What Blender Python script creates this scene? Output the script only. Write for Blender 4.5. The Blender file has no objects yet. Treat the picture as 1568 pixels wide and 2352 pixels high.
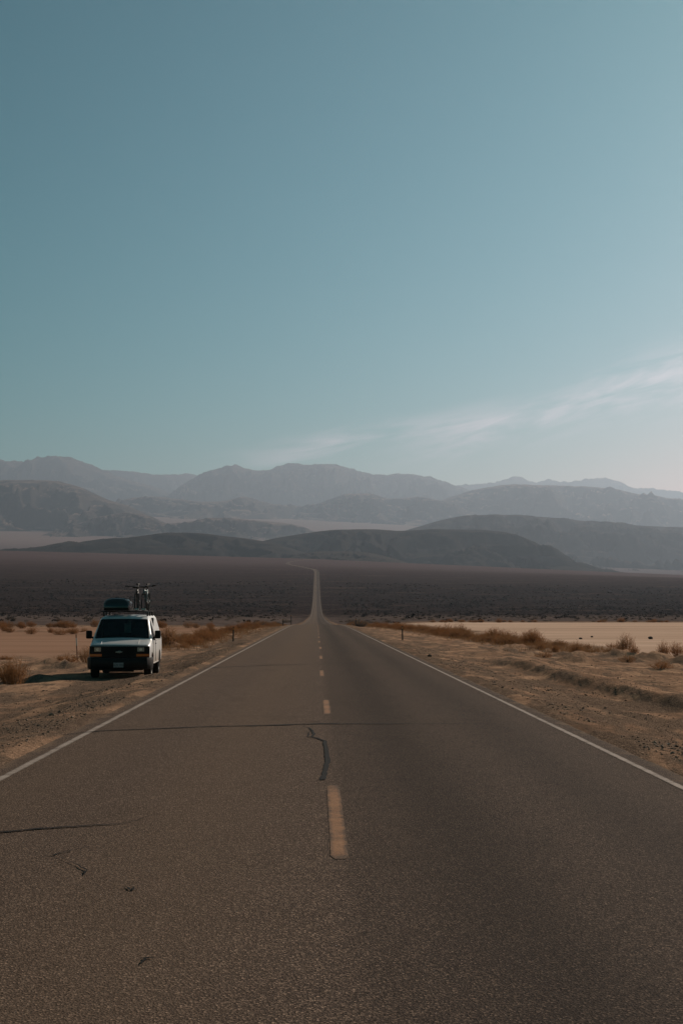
import bpy, bmesh, math, random
import numpy as np
from mathutils import Vector, Matrix, Euler

# ------------------------------------------------------------------ camera, sky, sun, exposure
scene = bpy.context.scene
COL = scene.collection
R = math.radians
CAM_H = 1.79
cam_data = bpy.data.cameras.new("camera")
cam = bpy.data.objects.new("camera", cam_data)
COL.objects.link(cam)
cam_data.sensor_fit = 'VERTICAL'
cam_data.sensor_height = 36.0
cam_data.lens = 50.0
cam_data.clip_start = 0.1
cam_data.clip_end = 90000.0
cam.location = (0.0, 0.0, CAM_H)
cam.rotation_euler = (R(90 + 4.01), 0.0, R(-1.0))
scene.camera = cam

SUN_EL, SUN_AZ = 25.0, 34.0            # azimuth clockwise from the road direction (+Y)
world = bpy.data.worlds.new("World")
scene.world = world
world.use_nodes = True
wt = world.node_tree
wt.nodes.clear()


def wn(kind, **kw):
    n = wt.nodes.new(kind)
    for k, v in kw.items():
        setattr(n, k, v)
    return n


def wl(a, b):
    wt.links.new(a, b)


def wmath(op, a, b=None, c=None):
    n = wn('ShaderNodeMath', operation=op)
    for i, v in enumerate((a, b, c)):
        if v is None:
            continue
        if isinstance(v, (int, float)):
            n.inputs[i].default_value = v
        else:
            wl(v, n.inputs[i])
    return n.outputs[0]


sky = wn('ShaderNodeTexSky', sky_type='NISHITA')
sky.sun_disc = False
sky.sun_elevation = R(SUN_EL)
sky.sun_rotation = R(SUN_AZ)
sky.altitude = 400
sky.air_density = 1.0
sky.dust_density = 0.4
sky.ozone_density = 2.0
# one even colour grade over the whole sky (the photograph's muted teal): a gain and a gamma per channel
SKY_GAIN, SKY_GAMMA = (0.70, 0.67, 0.505), (3.3, 1.36, 1.52)
sc_ = wn('ShaderNodeSeparateColor')
wl(sky.outputs[0], sc_.inputs[0])
cc_ = wn('ShaderNodeCombineColor')
for i_ in range(3):
    # 7.0 is the level left unchanged by the gamma
    wl(wmath('MULTIPLY', wmath('POWER', wmath('DIVIDE', sc_.outputs[i_], 7.0), SKY_GAMMA[i_]), 7.0 * SKY_GAIN[i_]), cc_.inputs[i_])
# thin cirrus, laid out by direction of view on the sphere
geo = wn('ShaderNodeTexCoord')
sep = wn('ShaderNodeSeparateXYZ')
wl(geo.outputs['Generated'], sep.inputs[0])
DX, DY, DZ = sep.outputs
ysafe = wmath('MAXIMUM', DY, 0.05)
U = wmath('DIVIDE', DX, ysafe)
V = wmath('DIVIDE', DZ, ysafe)


def cirrus(u0, v0, u1, v1, w0, w1, fade0, fade1, seed):
    du, dv = u1 - u0, v1 - v0
    L = math.hypot(du, dv)
    ax, ay = du / L, dv / L
    pu = wmath('SUBTRACT', U, u0)
    pv = wmath('SUBTRACT', V, v0)
    along = wmath('ADD', wmath('MULTIPLY', pu, ax), wmath('MULTIPLY', pv, ay))
    across = wmath('SUBTRACT', wmath('MULTIPLY', pv, ax), wmath('MULTIPLY', pu, ay))
    comb = wn('ShaderNodeCombineXYZ')
    wl(wmath('MULTIPLY', along, 14.0), comb.inputs[0])
    wl(wmath('MULTIPLY', across, 85.0), comb.inputs[1])
    comb.inputs[2].default_value = seed
    nz = wn('ShaderNodeTexNoise')
    nz.inputs['Scale'].default_value = 1.0
    nz.inputs['Detail'].default_value = 6.0
    nz.inputs['Roughness'].default_value = 0.62
    nz.inputs['Distortion'].default_value = 0.5
    wl(comb.outputs[0], nz.inputs['Vector'])
    nz2 = wn('ShaderNodeTexNoise')
    nz2.inputs['Scale'].default_value = 0.50
    nz2.inputs['Detail'].default_value = 2.0
    wl(comb.outputs[0], nz2.inputs['Vector'])
    tt = wmath('DIVIDE', along, L)
    wid = wmath('ADD', w0, wmath('MULTIPLY', tt, w1 - w0))
    wid = wmath('MAXIMUM', wid, 0.003)
    shift = wmath('MULTIPLY', wmath('SUBTRACT', nz2.outputs[0], 0.5), 0.030)
    q = wmath('DIVIDE', wmath('ADD', across, shift), wid)
    g = wmath('POWER', 2.718, wmath('MULTIPLY', wmath('MULTIPLY', q, q), -1.0))
    mr = wn('ShaderNodeMapRange', interpolation_type='SMOOTHSTEP')
    wl(tt, mr.inputs[0])
    mr.inputs[1].default_value, mr.inputs[2].default_value = fade0
    mr2 = wn('ShaderNodeMapRange', interpolation_type='SMOOTHSTEP')
    wl(tt, mr2.inputs[0])
    mr2.inputs[1].default_value, mr2.inputs[2].default_value = fade1
    mr2.inputs[3].default_value, mr2.inputs[4].default_value = 1.0, 0.0
    tex = wn('ShaderNodeMapRange', interpolation_type='SMOOTHSTEP')
    wl(nz.outputs[0], tex.inputs[0])
    tex.inputs[1].default_value, tex.inputs[2].default_value = 0.34, 0.72
    return wmath('MULTIPLY', wmath('MULTIPLY', g, tex.outputs[0]), wmath('MULTIPLY', mr.outputs[0], mr2.outputs[0]))


c1 = cirrus(0.030, 0.097, 0.268, 0.168, 0.010, 0.018, (-0.05, 0.45), (1.3, 3.0), 3.1)
c2 = cirrus(-0.060, 0.104, 0.130, 0.136, 0.009, 0.010, (-0.2, 0.5), (0.9, 1.2), 8.7)
cl = wmath('MINIMUM', wmath('ADD', wmath('MULTIPLY', c1, 1.0), wmath('MULTIPLY', c2, 0.9)), 0.9)
front = wn('ShaderNodeMapRange')
wl(DY, front.inputs[0])
front.inputs[1].default_value, front.inputs[2].default_value = 0.2, 0.5
cl = wmath('MULTIPLY', cl, front.outputs[0])
cmix = wn('ShaderNodeMixRGB')
wl(cl, cmix.inputs[0])
wl(cc_.outputs[0], cmix.inputs[1])
cmix.inputs[2].default_value = (9.3, 9.0, 9.4, 1.0)
bgn = wn('ShaderNodeBackground')
bgn.inputs['Strength'].default_value = 0.075
wl(cmix.outputs[0], bgn.inputs['Color'])
wout = wn('ShaderNodeOutputWorld')
wl(bgn.outputs[0], wout.inputs['Surface'])

sun_d = bpy.data.lights.new("sun", 'SUN')
sun_d.energy = 5.0
sun_d.angle = R(0.53)
sun_d.color = (1.0, 0.86, 0.72)
sun = bpy.data.objects.new("sun", sun_d)
COL.objects.link(sun)
sdir = Vector((math.sin(R(SUN_AZ)) * math.cos(R(SUN_EL)), math.cos(R(SUN_AZ)) * math.cos(R(SUN_EL)), math.sin(R(SUN_EL))))
sun.rotation_euler = sdir.to_track_quat('Z', 'Y').to_euler()
sun.location = (60, 40, 60)

vs = scene.view_settings
vs.view_transform = 'Standard'
vs.look = 'None'
vs.exposure = 0.0
vs.gamma = 1.0
vs.use_curve_mapping = False
scene.render.engine = 'CYCLES'
scene.cycles.use_denoising = True
scene.cycles.volume_bounces = 0
scene.cycles.max_bounces = 6
scene.cycles.transparent_max_bounces = 12

rng = np.random.default_rng(7)
random.seed(7)

# ------------------------------------------------------------------ helpers: tags, noise, materials, meshes


def tag(o, label=None, cat=None, group=None, kind=None):
    if label:
        o["label"] = label
    if cat:
        o["category"] = cat
    if group:
        o["group"] = group
    if kind:
        o["kind"] = kind
    return o


def empty(name, loc=(0, 0, 0), rz=0.0):
    o = bpy.data.objects.new(name, None)
    o.empty_display_size = 0.2
    o.location = loc
    o.rotation_euler = (0, 0, rz)
    COL.objects.link(o)
    return o


def sstep(a, b, x):
    t = np.clip((np.asarray(x, float) - a) / (b - a), 0, 1)
    return t * t * (3 - 2 * t)


def _hash(ix, iy, seed):
    h = (ix.astype(np.int64) * 374761393 + iy.astype(np.int64) * 668265263 + seed * 1442695041) & 0xFFFFFFFF
    h = ((h ^ (h >> 13)) * 1274126177) & 0xFFFFFFFF
    h = h ^ (h >> 16)
    return (h & 0xFFFF) / 65535.0 * 2 * np.pi


def perlin(x, y, seed=0):
    x, y = np.broadcast_arrays(np.asarray(x, float), np.asarray(y, float))
    ix, iy = np.floor(x), np.floor(y)
    fx, fy = x - ix, y - iy
    ux, uy = fx * fx * fx * (fx * (fx * 6 - 15) + 10), fy * fy * fy * (fy * (fy * 6 - 15) + 10)

    def g(ox, oy):
        a = _hash(ix + ox, iy + oy, seed)
        return np.cos(a) * (fx - ox) + np.sin(a) * (fy - oy)
    a, b, c, d = g(0, 0), g(1, 0), g(0, 1), g(1, 1)
    return (a + ux * (b - a) + uy * ((c + ux * (d - c)) - (a + ux * (b - a)))) * 1.5


def fbm(x, y, octs=4, seed=0, gain=0.5):
    s, a = 0.0, 1.0
    for o in range(octs):
        s = s + a * perlin(np.asarray(x) * 2 ** o + 17.3 * o, np.asarray(y) * 2 ** o - 9.1 * o, seed + o)
        a *= gain
    return s


def ridged(x, y, octs=4, seed=0, gain=0.5):
    s, a, t = 0.0, 1.0, 0.0
    for o in range(octs):
        s = s + a * (1 - np.abs(perlin(np.asarray(x) * 2 ** o + 5.7 * o, np.asarray(y) * 2 ** o + 3.3 * o, seed + o)))
        t += a
        a *= gain
    return s / t


def hermite(xs, ys):
    xs, ys = np.array(xs, float), np.array(ys, float)
    d = np.diff(ys) / np.diff(xs)
    m = np.zeros_like(xs)
    m[0], m[-1] = d[0], d[-1]
    for i in range(1, len(xs) - 1):
        m[i] = 0 if d[i - 1] * d[i] <= 0 else 2 * d[i - 1] * d[i] / (d[i - 1] + d[i])

    def f(x):
        x = np.asarray(x, float)
        i = np.clip(np.searchsorted(xs, x) - 1, 0, len(xs) - 2)
        h = xs[i + 1] - xs[i]
        t = np.clip((x - xs[i]) / h, 0, 1)
        return ((2 * t ** 3 - 3 * t ** 2 + 1) * ys[i] + (t ** 3 - 2 * t ** 2 + t) * h * m[i]
                + (-2 * t ** 3 + 3 * t ** 2) * ys[i + 1] + (t ** 3 - t ** 2) * h * m[i + 1])
    return f


class Mat:
    """tiny node-tree writer"""

    def __init__(self, name):
        self.m = bpy.data.materials.new(name)
        self.m.use_nodes = True
        self.t = self.m.node_tree
        self.t.nodes.clear()
        self.out = self.t.nodes.new('ShaderNodeOutputMaterial')

    def n(self, kind, props=None, **inp):
        n = self.t.nodes.new(kind)
        for k, v in (props or {}).items():
            setattr(n, k, v)
        for k, v in inp.items():
            self.set(n, k.replace('_', ' ') if k not in n.inputs else k, v)
        return n

    def set(self, n, key, v):
        s = n.inputs[key]
        if isinstance(v, bpy.types.NodeSocket):
            self.t.links.new(v, s)
        elif isinstance(v, (tuple, list)) and len(v) == 3 and s.type == 'RGBA':
            s.default_value = (*v, 1.0)
        else:
            s.default_value = v

    def math(self, op, a, b=0.0, clamp=False):
        n = self.t.nodes.new('ShaderNodeMath')
        n.operation = op
        n.use_clamp = clamp
        self.set(n, 0, a)
        self.set(n, 1, b)
        return n.outputs[0]

    def mix(self, f, a, b, blend='MIX'):
        n = self.t.nodes.new('ShaderNodeMixRGB')
        n.blend_type = blend
        self.set(n, 0, f)
        self.set(n, 1, a)
        self.set(n, 2, b)
        return n.outputs[0]

    def rng(self, v, a, b, c=0.0, d=1.0, smooth=True):
        n = self.t.nodes.new('ShaderNodeMapRange')
        n.interpolation_type = 'SMOOTHSTEP' if smooth else 'LINEAR'
        self.set(n, 0, v)
        for i, q in enumerate((a, b, c, d)):
            n.inputs[i + 1].default_value = q
        return n.outputs[0]

    def pos(self, scale=(1, 1, 1)):
        g = self.t.nodes.new('ShaderNodeNewGeometry')
        m = self.t.nodes.new('ShaderNodeVectorMath')
        m.operation = 'MULTIPLY'
        self.t.links.new(g.outputs['Position'], m.inputs[0])
        m.inputs[1].default_value = scale
        return m.outputs[0]

    def obj(self, scale=(1, 1, 1)):
        g = self.t.nodes.new('ShaderNodeTexCoord')
        m = self.t.nodes.new('ShaderNodeVectorMath')
        m.operation = 'MULTIPLY'
        self.t.links.new(g.outputs['Object'], m.inputs[0])
        m.inputs[1].default_value = scale
        return m.outputs[0]

    def noise(self, vec, scale=1.0, detail=3.0, rough=0.5, dist=0.0):
        return self.n('ShaderNodeTexNoise', Vector=vec, Scale=scale, Detail=detail, Roughness=rough, Distortion=dist).outputs[0]

    def attr(self, name, out='Color'):
        a = self.t.nodes.new('ShaderNodeAttribute')
        a.attribute_name = name
        return a.outputs[out]

    def bump(self, h, strength=0.5, distance=0.02):
        return self.n('ShaderNodeBump', Height=h, Strength=strength, Distance=distance).outputs[0]

    def matte(self, color, normal=None):
        b = self.t.nodes.new('ShaderNodeBsdfDiffuse')
        self.set(b, 'Color', color)
        b.inputs['Roughness'].default_value = 0.0
        if normal is not None:
            self.set(b, 'Normal', normal)
        self.t.links.new(b.outputs[0], self.out.inputs['Surface'])
        return self.m

    def done(self, color, rough=0.9, normal=None, metal=0.0, spec=0.3, **kw):
        b = self.t.nodes.new('ShaderNodeBsdfPrincipled')
        self.set(b, 'Base Color', color)
        self.set(b, 'Roughness', rough)
        self.set(b, 'Metallic', metal)
        self.set(b, 'Specular IOR Level', spec)
        if normal is not None:
            self.set(b, 'Normal', normal)
        for k, v in kw.items():
            self.set(b, k.replace('_', ' '), v)
        self.t.links.new(b.outputs[0], self.out.inputs['Surface'])
        return self.m


def plain(name, c, rough=0.5, metal=0.0, spec=0.5, vary=0.12, scale=9.0, **kw):
    m = Mat(name)
    nz = m.noise(m.obj(), scale, 4, 0.6)
    k = m.rng(nz, 0.3, 0.7, 1 - vary, 1 + vary)
    col = m.mix(1.0, c, k, 'MULTIPLY')
    rr = m.rng(nz, 0.3, 0.7, max(rough - 0.06, 0.02), min(rough + 0.08, 1))
    return m.done(col, rr, None, metal, spec, **kw)


def np_mesh(name, verts, quads=None, tris=None, smooth=True):
    me = bpy.data.meshes.new(name)
    verts = np.ascontiguousarray(verts, dtype=np.float32)
    loops, starts, tot = [], [], 0
    if quads is not None and len(quads):
        loops.append(np.asarray(quads, np.int32).ravel())
        starts.append(np.arange(len(quads), dtype=np.int32) * 4)
        tot = len(quads) * 4
    if tris is not None and len(tris):
        loops.append(np.asarray(tris, np.int32).ravel())
        starts.append(tot + np.arange(len(tris), dtype=np.int32) * 3)
    lp, st = np.concatenate(loops), np.concatenate(starts)
    me.vertices.add(len(verts))
    me.vertices.foreach_set('co', verts.ravel())
    me.loops.add(len(lp))
    me.loops.foreach_set('vertex_index', lp)
    me.polygons.add(len(st))
    me.polygons.foreach_set('loop_start', st)
    me.polygons.foreach_set('use_smooth', np.full(len(st), smooth, dtype=bool))
    me.update(calc_edges=True)
    return me


def link(name, me, mat=None, parent=None, loc=None):
    o = bpy.data.objects.new(name, me)
    COL.objects.link(o)
    if mat is not None and not me.materials:
        me.materials.append(mat)
    if parent is not None:
        o.parent = parent
    if loc is not None:
        o.location = loc
    return o


def grid_quads(nr, nc):
    i = np.arange((nr - 1) * (nc - 1))
    r, c = i // (nc - 1), i % (nc - 1)
    a = r * nc + c
    return np.stack([a, a + 1, a + nc + 1, a + nc], 1)


# ------------------------------------------------------------------ terrain model
FPX, VX, VY = 3267.0, 727.0, 1405.0     # focal length, road vanishing point, in a 1568 px wide picture
RX0, RHALF, PAVE = 0.17, 3.6, 4.12      # road centre, half width between edge lines, half width of pavement

def farther(d):
    """distances first read off for the hills, stretched to the size of the basin"""
    return 4300.0 + (d - 3400.0) * 1.75


FAR_Y = [3900, 4500, 5200, 6000, 8000, 12000, 16000, 26000]
FAR_Z = [141, 158, 190, 240, 400, 780, 1000, 1300]
far_pts = [(farther(q), z_ * farther(q) / q) for q, z_ in zip(FAR_Y, FAR_Z)]


def prof(pts):
    pts = pts + far_pts
    return hermite([p[0] for p in pts], [p[1] for p in pts])


road_prof = prof([(-3000, 0), (0, 0), (150, 0), (190, -.06), (260, -.55), (348, -1.3), (500, -1.7), (700, -1.5), (907, -.7), (1200, 4.4), (1555, 15.6), (2100, 45), (2680, 79.8), (3500, 121), (4300, 161)])
plain_prof = prof([(-3000, 0), (0, 0), (150, 0), (600, 0), (760, 0.05), (907, .5), (1200, 4.8), (1555, 15.8), (2100, 45), (2680, 79.8), (3500, 121), (4300, 161)])
road_cx = hermite([-3000, 0, 2560, 2680, 2900, 3300, 3500, 3640, 3950, 4300, 4700, 6000], [RX0, RX0, RX0, -2, -22, -62, -72, -70, -40, -8, 10, 60])

MOUNDS = [  # x, y, radius_x, radius_y, height
    (12.0, 66, 1.0, .8, .36), (15.7, 74, 1.1, .9, .40), (16.5, 70, 1.0, .8, .42), (16.2, 63, 1.3, .8, .38), (11.7, 77, .9, .8, .25),
    (13.9, 76, 1.2, .8, .30), (14.6, 58, 1.0, .6, .18), (11.0, 83, 1.2, .8, .2), (13.0, 92, 1.4, 1., .3), (10.2, 60, .7, .5, .12),
    (-10.1, 58, 1.1, .8, .26), (-12.1, 54, 1.2, .9, .38), (-9.0, 46.2, .7, .6, .20), (-9.1, 89, 1.0, .9, .30), (-11.2, 62, 1.4, .9, .22),
    (-13.4, 140, 2.0, 1.4, .35), (-23, 150, 2.2, 1.4, .35), (-33, 165, 2.6, 1.6, .35)]
VAN_X, VAN_Y, VAN_Z, VAN_RZ = -6.37, 46.3, -0.37, R(2.3)


def berm_x(y):
    return 8.0 + 0.35 * perlin(y / 7.0, 0.3, 5) + 0.12 * perlin(y / 1.7, 2.3, 6) - 0.012 * (y - 40)


def terrain(x, y, cell=0.0):
    x, y = np.broadcast_arrays(np.asarray(x, float), np.asarray(y, float))
    cx = road_cx(y)
    dx = x - cx
    ad = np.abs(dx)
    bl = sstep(6, 26, ad)
    z = road_prof(y) * (1 - bl) + plain_prof(y) * bl
    tl = sstep(600, 4600, y)
    xs = 3600 * np.tanh(dx / 3600)
    z = z - tl * np.where(xs > 0, 0.045, 0.027) * xs
    # shoulder falls away from the pavement
    near = 1 - sstep(350, 900, y)
    z = z - (0.36 * sstep(4.0, 7.0, ad) + 0.2 * sstep(7.5, 13.0, ad)) * (0.35 + 0.65 * near)
    # dry lake masks
    wob = 1.6 * fbm(x / 16.0, y / 23.0, 3, 21)
    wob2 = 9 * fbm(x / 50.0, y / 60.0, 3, 31)
    pr = sstep(17.5, 20.5, x + wob) * sstep(68, 76, y + wob * 2) * (1 - sstep(306, 316, y + wob2 * .35))
    plf = sstep(-12.2, -15.5, x + wob * 0.8) * 0 + (1 - sstep(-15.5, -12.2, x + wob * 0.8))
    pl = plf * sstep(64, 84, y + wob * 3) * (1 - sstep(205, 222, y + wob2))
    playa = np.clip(pr + pl, 0, 1)
    # relief: dirt on both sides of the road, quiet on the lake beds
    off = sstep(4.15, 5.6, ad)
    quiet = 1 - 0.93 * playa
    amp = np.where(y < 340, 1.0, 1.0 + sstep(340, 2500, y) * 8)
    rel = 0.075 * fbm(x / 3.1, y / 4.3, 3, 3) 
    m = y < 260
    if m.any():
        rel[m] += 0.034 * fbm(x[m] / .7, y[m] / 1.5, 4, 11, .62) * (1 - sstep(120, 260, y[m]))
    z = z + off * quiet * rel * amp * (1 - 0.55 * np.exp(-((ad - 6.2) / 1.8) ** 2) * (y < 300))
    # bulldozed berm along the right verge
    b = x - berm_x(y)
    bw = sstep(17, 28, y) * (1 - sstep(54, 66, y))
    lump = np.full(x.shape, .75)
    m = bw > 0
    if m.any():
        lump[m] += 0.5 * fbm(x[m] / 1.3, y[m] / 1.6, 3, 41)
    z = z + bw * 0.28 * (.6 + .4 * lump) * np.where(b < 0, np.exp(-(b / 0.26) ** 2), np.exp(-(b / 1.6) ** 2))
    b2 = x - (6.2 + .25 * perlin(y / 5.0, 7.7, 8))
    z = z - bw * 0.05 * np.exp(-(b2 / 0.25) ** 2)
    b3 = x - (10.6 + .4 * perlin(y / 6.0, 1.7, 9) - .02 * (y - 45))
    z = z + bw * 0.11 * lump * np.where(b3 < 0, np.exp(-(b3 / 0.25) ** 2), np.exp(-(b3 / 1.1) ** 2))
    for mx, my, rx, ry, h in MOUNDS:
        m = (np.abs(x - mx) < 3 * rx) & (np.abs(y - my) < 3 * ry)
        if m.any():
            q = ((x[m] - mx) / rx) ** 2 + ((y[m] - my) / ry) ** 2
            z[m] += h * np.exp(-q) * (1 + 0.5 * fbm(x[m] / .4, y[m] / .4, 3, 77)) * (1 - q / 18)
    # level patch under the van
    vw = (1 - sstep(1.15, 2.3, np.abs(x - VAN_X))) * (1 - sstep(3.2, 4.6, np.abs(y - (VAN_Y + 2.8))))
    z = z * (1 - vw) + (VAN_Z + 0.012 * fbm(x / .5, y / .5, 2, 9)) * vw
    # bed under the pavement
    zr = road_prof(y) - tl * 0
    bed = 1 - sstep(3.7 + 0 * cell, 4.05 + np.maximum(cell, 0.0), ad)
    bed = bed * (y < 4750)
    z = z * (1 - bed) + np.minimum(z, zr - 0.05 - 0.25 * sstep(60, 500, y)) * bed
    far = sstep(260, 560, y)
    shoulder = (1 - .6 * sstep(1500, 2900, y)) * (1 - sstep(5.5 - far * .9, 8.5 - far * 3.0, ad + wob * .6 * (1 - .8 * far))) * sstep(3.0, 4.1, ad)
    verge = np.maximum(sstep(6.5 - far * 2.2, 9.5 - far * 4.2, ad + wob * .2), .92 * sstep(450, 1100, y))
    scrub = sstep(300, 370, y + wob2 * 1.5) * verge
    scrub = np.where(x < 0, sstep(212, 270, y + wob2) * verge, scrub)
    return z, playa, shoulder, scrub


def tz(x, y):
    return float(terrain(np.array([x]), np.array([y]))[0][0])


# ------------------------------------------------------------------ ground sheet and dry lake beds
rows = list(np.array([-900, -600, -400, -250, -150, -90, -50, -30, -18, -10, -5, -2.]))
y = 0.0
while y < 42000:
    rows.append(y)
    if y < 14:
        y += 1.0
    elif y < 7000:
        y += max(0.17, 0.0078 * y)
    else:
        y += 0.035 * y
rows = np.array(rows)
ncol = 620
u = np.linspace(-1, 1, ncol)
u = np.sign(u) * np.abs(u) ** 1.85
YY = np.repeat(rows[:, None], ncol, 1)
HW = 28 + 1.0 * np.abs(YY)
XX = u[None, :] * HW + road_cx(YY) * 0 + RX0
cell = np.gradient(XX, axis=1)
ZZ, PL, SH, SC = terrain(XX, YY, cell)
gv = np.stack([XX, YY, ZZ], -1).reshape(-1, 3)
gq = grid_quads(len(rows), ncol)
zone = np.zeros((len(gv), 4), np.float32)
zone[:, 0], zone[:, 1], zone[:, 2] = PL.ravel(), SH.ravel(), SC.ravel()
zone[:, 3] = sstep(-3, 8, XX.ravel())       # pale lake bed on one side of the road, browner on the other

gm = Mat("desert_ground")
zc = gm.attr("zone")
zs = gm.n('ShaderNodeSeparateColor', Color=zc).outputs
side = gm.attr("zone", 'Alpha')
pstreak = gm.noise(gm.pos((0.55, 0.16, 0.5)), 1.0, 5, 0.62, 0.6)
ptrack = gm.noise(gm.pos((2.2, 0.25, 0.5)), 1.0, 4, 0.6)
pfine = gm.noise(gm.pos(), 9.0, 4, 0.65)
pspeck = gm.noise(gm.pos(), 42.0, 2, 0.6)
sand = gm.mix(gm.rng(pstreak, .36, .68), (.30, .180, .118), (.56, .34, .215))
gravel = gm.mix(gm.rng(pspeck, .40, .64), (.055, .040, .032), (.40, .27, .19))
gravel = gm.mix(gm.rng(pfine, .38, .68), gravel, gm.mix(.45, gravel, (.15, .105, .078)))
gpat = gm.noise(gm.pos((.9, .26, 1)), 1.1, 5, .66, .4)
gamt = gm.rng(gm.math('ADD', gpat, gm.math('MULTIPLY', zs[1], .09)), .46, .60)
dirt = gm.mix(gamt, sand, gravel)
dirt = gm.mix(gm.math('MULTIPLY', gm.rng(ptrack, .48, .62), .6), dirt, gm.mix(.5, dirt, (.15, .103, .076)))
pmid = gm.noise(gm.pos((1.0, .6, 1)), 3.2, 5, .7)
dirt = gm.mix(gm.math('MULTIPLY', gm.rng(pmid, .44, .64), .5), dirt, gm.mix(.75, dirt, (.085, .060, .046)))
dirt = gm.mix(gm.math('MULTIPLY', gm.rng(pfine, .52, .66), .45), dirt, (.075, .055, .043))
dirt = gm.mix(gm.math('MULTIPLY', gm.rng(pfine, .44, .30), .35), dirt, (.50, .33, .22))
band = gm.noise(gm.pos((0.012, 0.11, 1)), 1.0, 5, 0.6)
band2 = gm.noise(gm.pos((0.06, 0.5, 1)), 1.0, 4, 0.6)
pa_pale = gm.mix(gm.rng(band, .35, .65), (.68, .475, .355), (.55, .37, .27))
pa_brown = gm.mix(gm.rng(band, .35, .65), (.38, .225, .155), (.31, .18, .12))
lake = gm.mix(side, pa_brown, pa_pale)
lake = gm.mix(gm.math('MULTIPLY', gm.rng(band2, .47, .66), .5), lake, gm.mix(.6, lake, (.14, .09, .06)))
yfar = gm.n('ShaderNodeSeparateXYZ', Vector=gm.pos()).outputs[1]
soilv = gm.noise(gm.pos((.012, .003, 1)), 1.0, 5, .62)
spots = gm.noise(gm.pos((.28, .10, 1)), 1.0, 4, .65)
streak2 = gm.noise(gm.pos((.006, .022, 1)), 1.0, 4, .7)
ymix = gm.math('ADD', yfar, gm.math('MULTIPLY', gm.math('SUBTRACT', soilv, .5), 500.0))
soil = gm.mix(gm.rng(spots, .40, .62), (.14, .104, .092), (.080, .061, .054))
dense = gm.mix(gm.rng(spots, .42, .60), (.042, .029, .026), (.023, .017, .016))
dense = gm.mix(gm.math('MULTIPLY', gm.rng(streak2, .55, .67), .6), dense, (.15, .098, .072))
soil = gm.mix(gm.rng(ymix, 520, 1050), soil, dense)
upper = gm.mix(gm.rng(soilv, .3, .7), (.135, .090, .088), (.100, .068, .067))
soil = gm.mix(gm.rng(ymix, 1700, 3900), soil, upper)
col = gm.mix(zs[0], dirt, lake)
col = gm.mix(zs[2], col, soil)
col = gm.mix(gm.rng(yfar, 7500, 11000), col, gm.mix(gm.rng(soilv, .3, .7), (.26, .175, .155), (.18, .125, .112)))
hgt = gm.math('ADD', gm.math('MULTIPLY', pfine, .6), gm.math('MULTIPLY', pspeck, .4))
nb = gm.bump(hgt, gm.math('MULTIPLY', gm.rng(yfar, 10, 110, .9, .18), gm.math('SUBTRACT', 1.0, gm.math('MULTIPLY', zs[0], .9))), .10)
ground_mat = gm.matte(col, nb)

fl = PL[:-1, :-1] + PL[1:, :-1] + PL[:-1, 1:] + PL[1:, 1:] > 2.0
fl = fl.ravel()
fx = gv[gq[:, 0], 0]


def ground_piece(name, sel):
    q = gq[sel]
    used, inv = np.unique(q, return_inverse=True)
    me = np_mesh(name, gv[used], inv.reshape(-1, 4))
    at = me.attributes.new("zone", 'FLOAT_COLOR', 'POINT')
    at.data.foreach_set('color', zone[used].ravel())
    o = link(name, me, ground_mat)
    o["kind"] = "structure"
    return o


tag(ground_piece("ground", ~fl), "sandy desert ground with gravel verges and dark scrub plain rising to the hills")
tag(ground_piece("dry_lake", fl & (fx > 0)), "pale cream dry lake bed right of the road")
tag(ground_piece("dry_lake", fl & (fx < 0)), "brown dry lake bed behind the parked van")

# ------------------------------------------------------------------ road: pavement, painted lines, tar seams
am = Mat("asphalt")
av = am.pos()
n_big = am.noise(am.pos((.30, .05, 1)), 1.0, 4, .6)
n_mid = am.noise(av, 1.7, 5, .65)
vor = am.n('ShaderNodeTexVoronoi', {'feature': 'F1'}, Vector=av, Scale=88.0)
grain = am.noise(av, 150.0, 2, .7)
grain2 = am.noise(av, 70.0, 3, .7)
vcol = am.n('ShaderNodeSeparateColor', Color=vor.outputs['Color']).outputs
asp = am.mix(am.rng(n_mid, .3, .7), (.070, .050, .042), (.092, .066, .054))
stone = am.mix(vcol[1], (.014, .011, .010), (.52, .36, .265))
asp = am.mix(am.math('MULTIPLY', am.rng(vcol[0], .35, .9), .75), asp, stone)
asp = am.mix(am.math('MULTIPLY', am.rng(grain2, .44, .64), .85), asp, (.010, .008, .007))
asp = am.mix(am.math('MULTIPLY', am.rng(grain, .50, .70), .55), asp, (.38, .26, .19))
# wheel paths and the lighter, warmer bands of the left lane
xs_ = am.n('ShaderNodeSeparateXYZ', Vector=av).outputs[0]


def lane_band(x0, w):
    q = am.math('DIVIDE', am.math('SUBTRACT', am.math('ADD', xs_, am.math('MULTIPLY', am.math('SUBTRACT', n_big, .5), .8)), x0), w)
    return am.math('POWER', 2.718, am.math('MULTIPLY', am.math('MULTIPLY', q, q), -1.0))


wear = am.math('ADD', lane_band(1.15, .55), am.math('MULTIPLY', lane_band(2.7, .5), .75))
asp = am.mix(am.math('MULTIPLY', wear, .44), asp, (.020, .0165, .015))
dust = am.math('ADD', lane_band(-1.1, .8), am.math('MULTIPLY', lane_band(-2.9, .55), .7))
asp = am.mix(am.math('MULTIPLY', dust, .30), asp, (.17, .112, .074))
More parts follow.
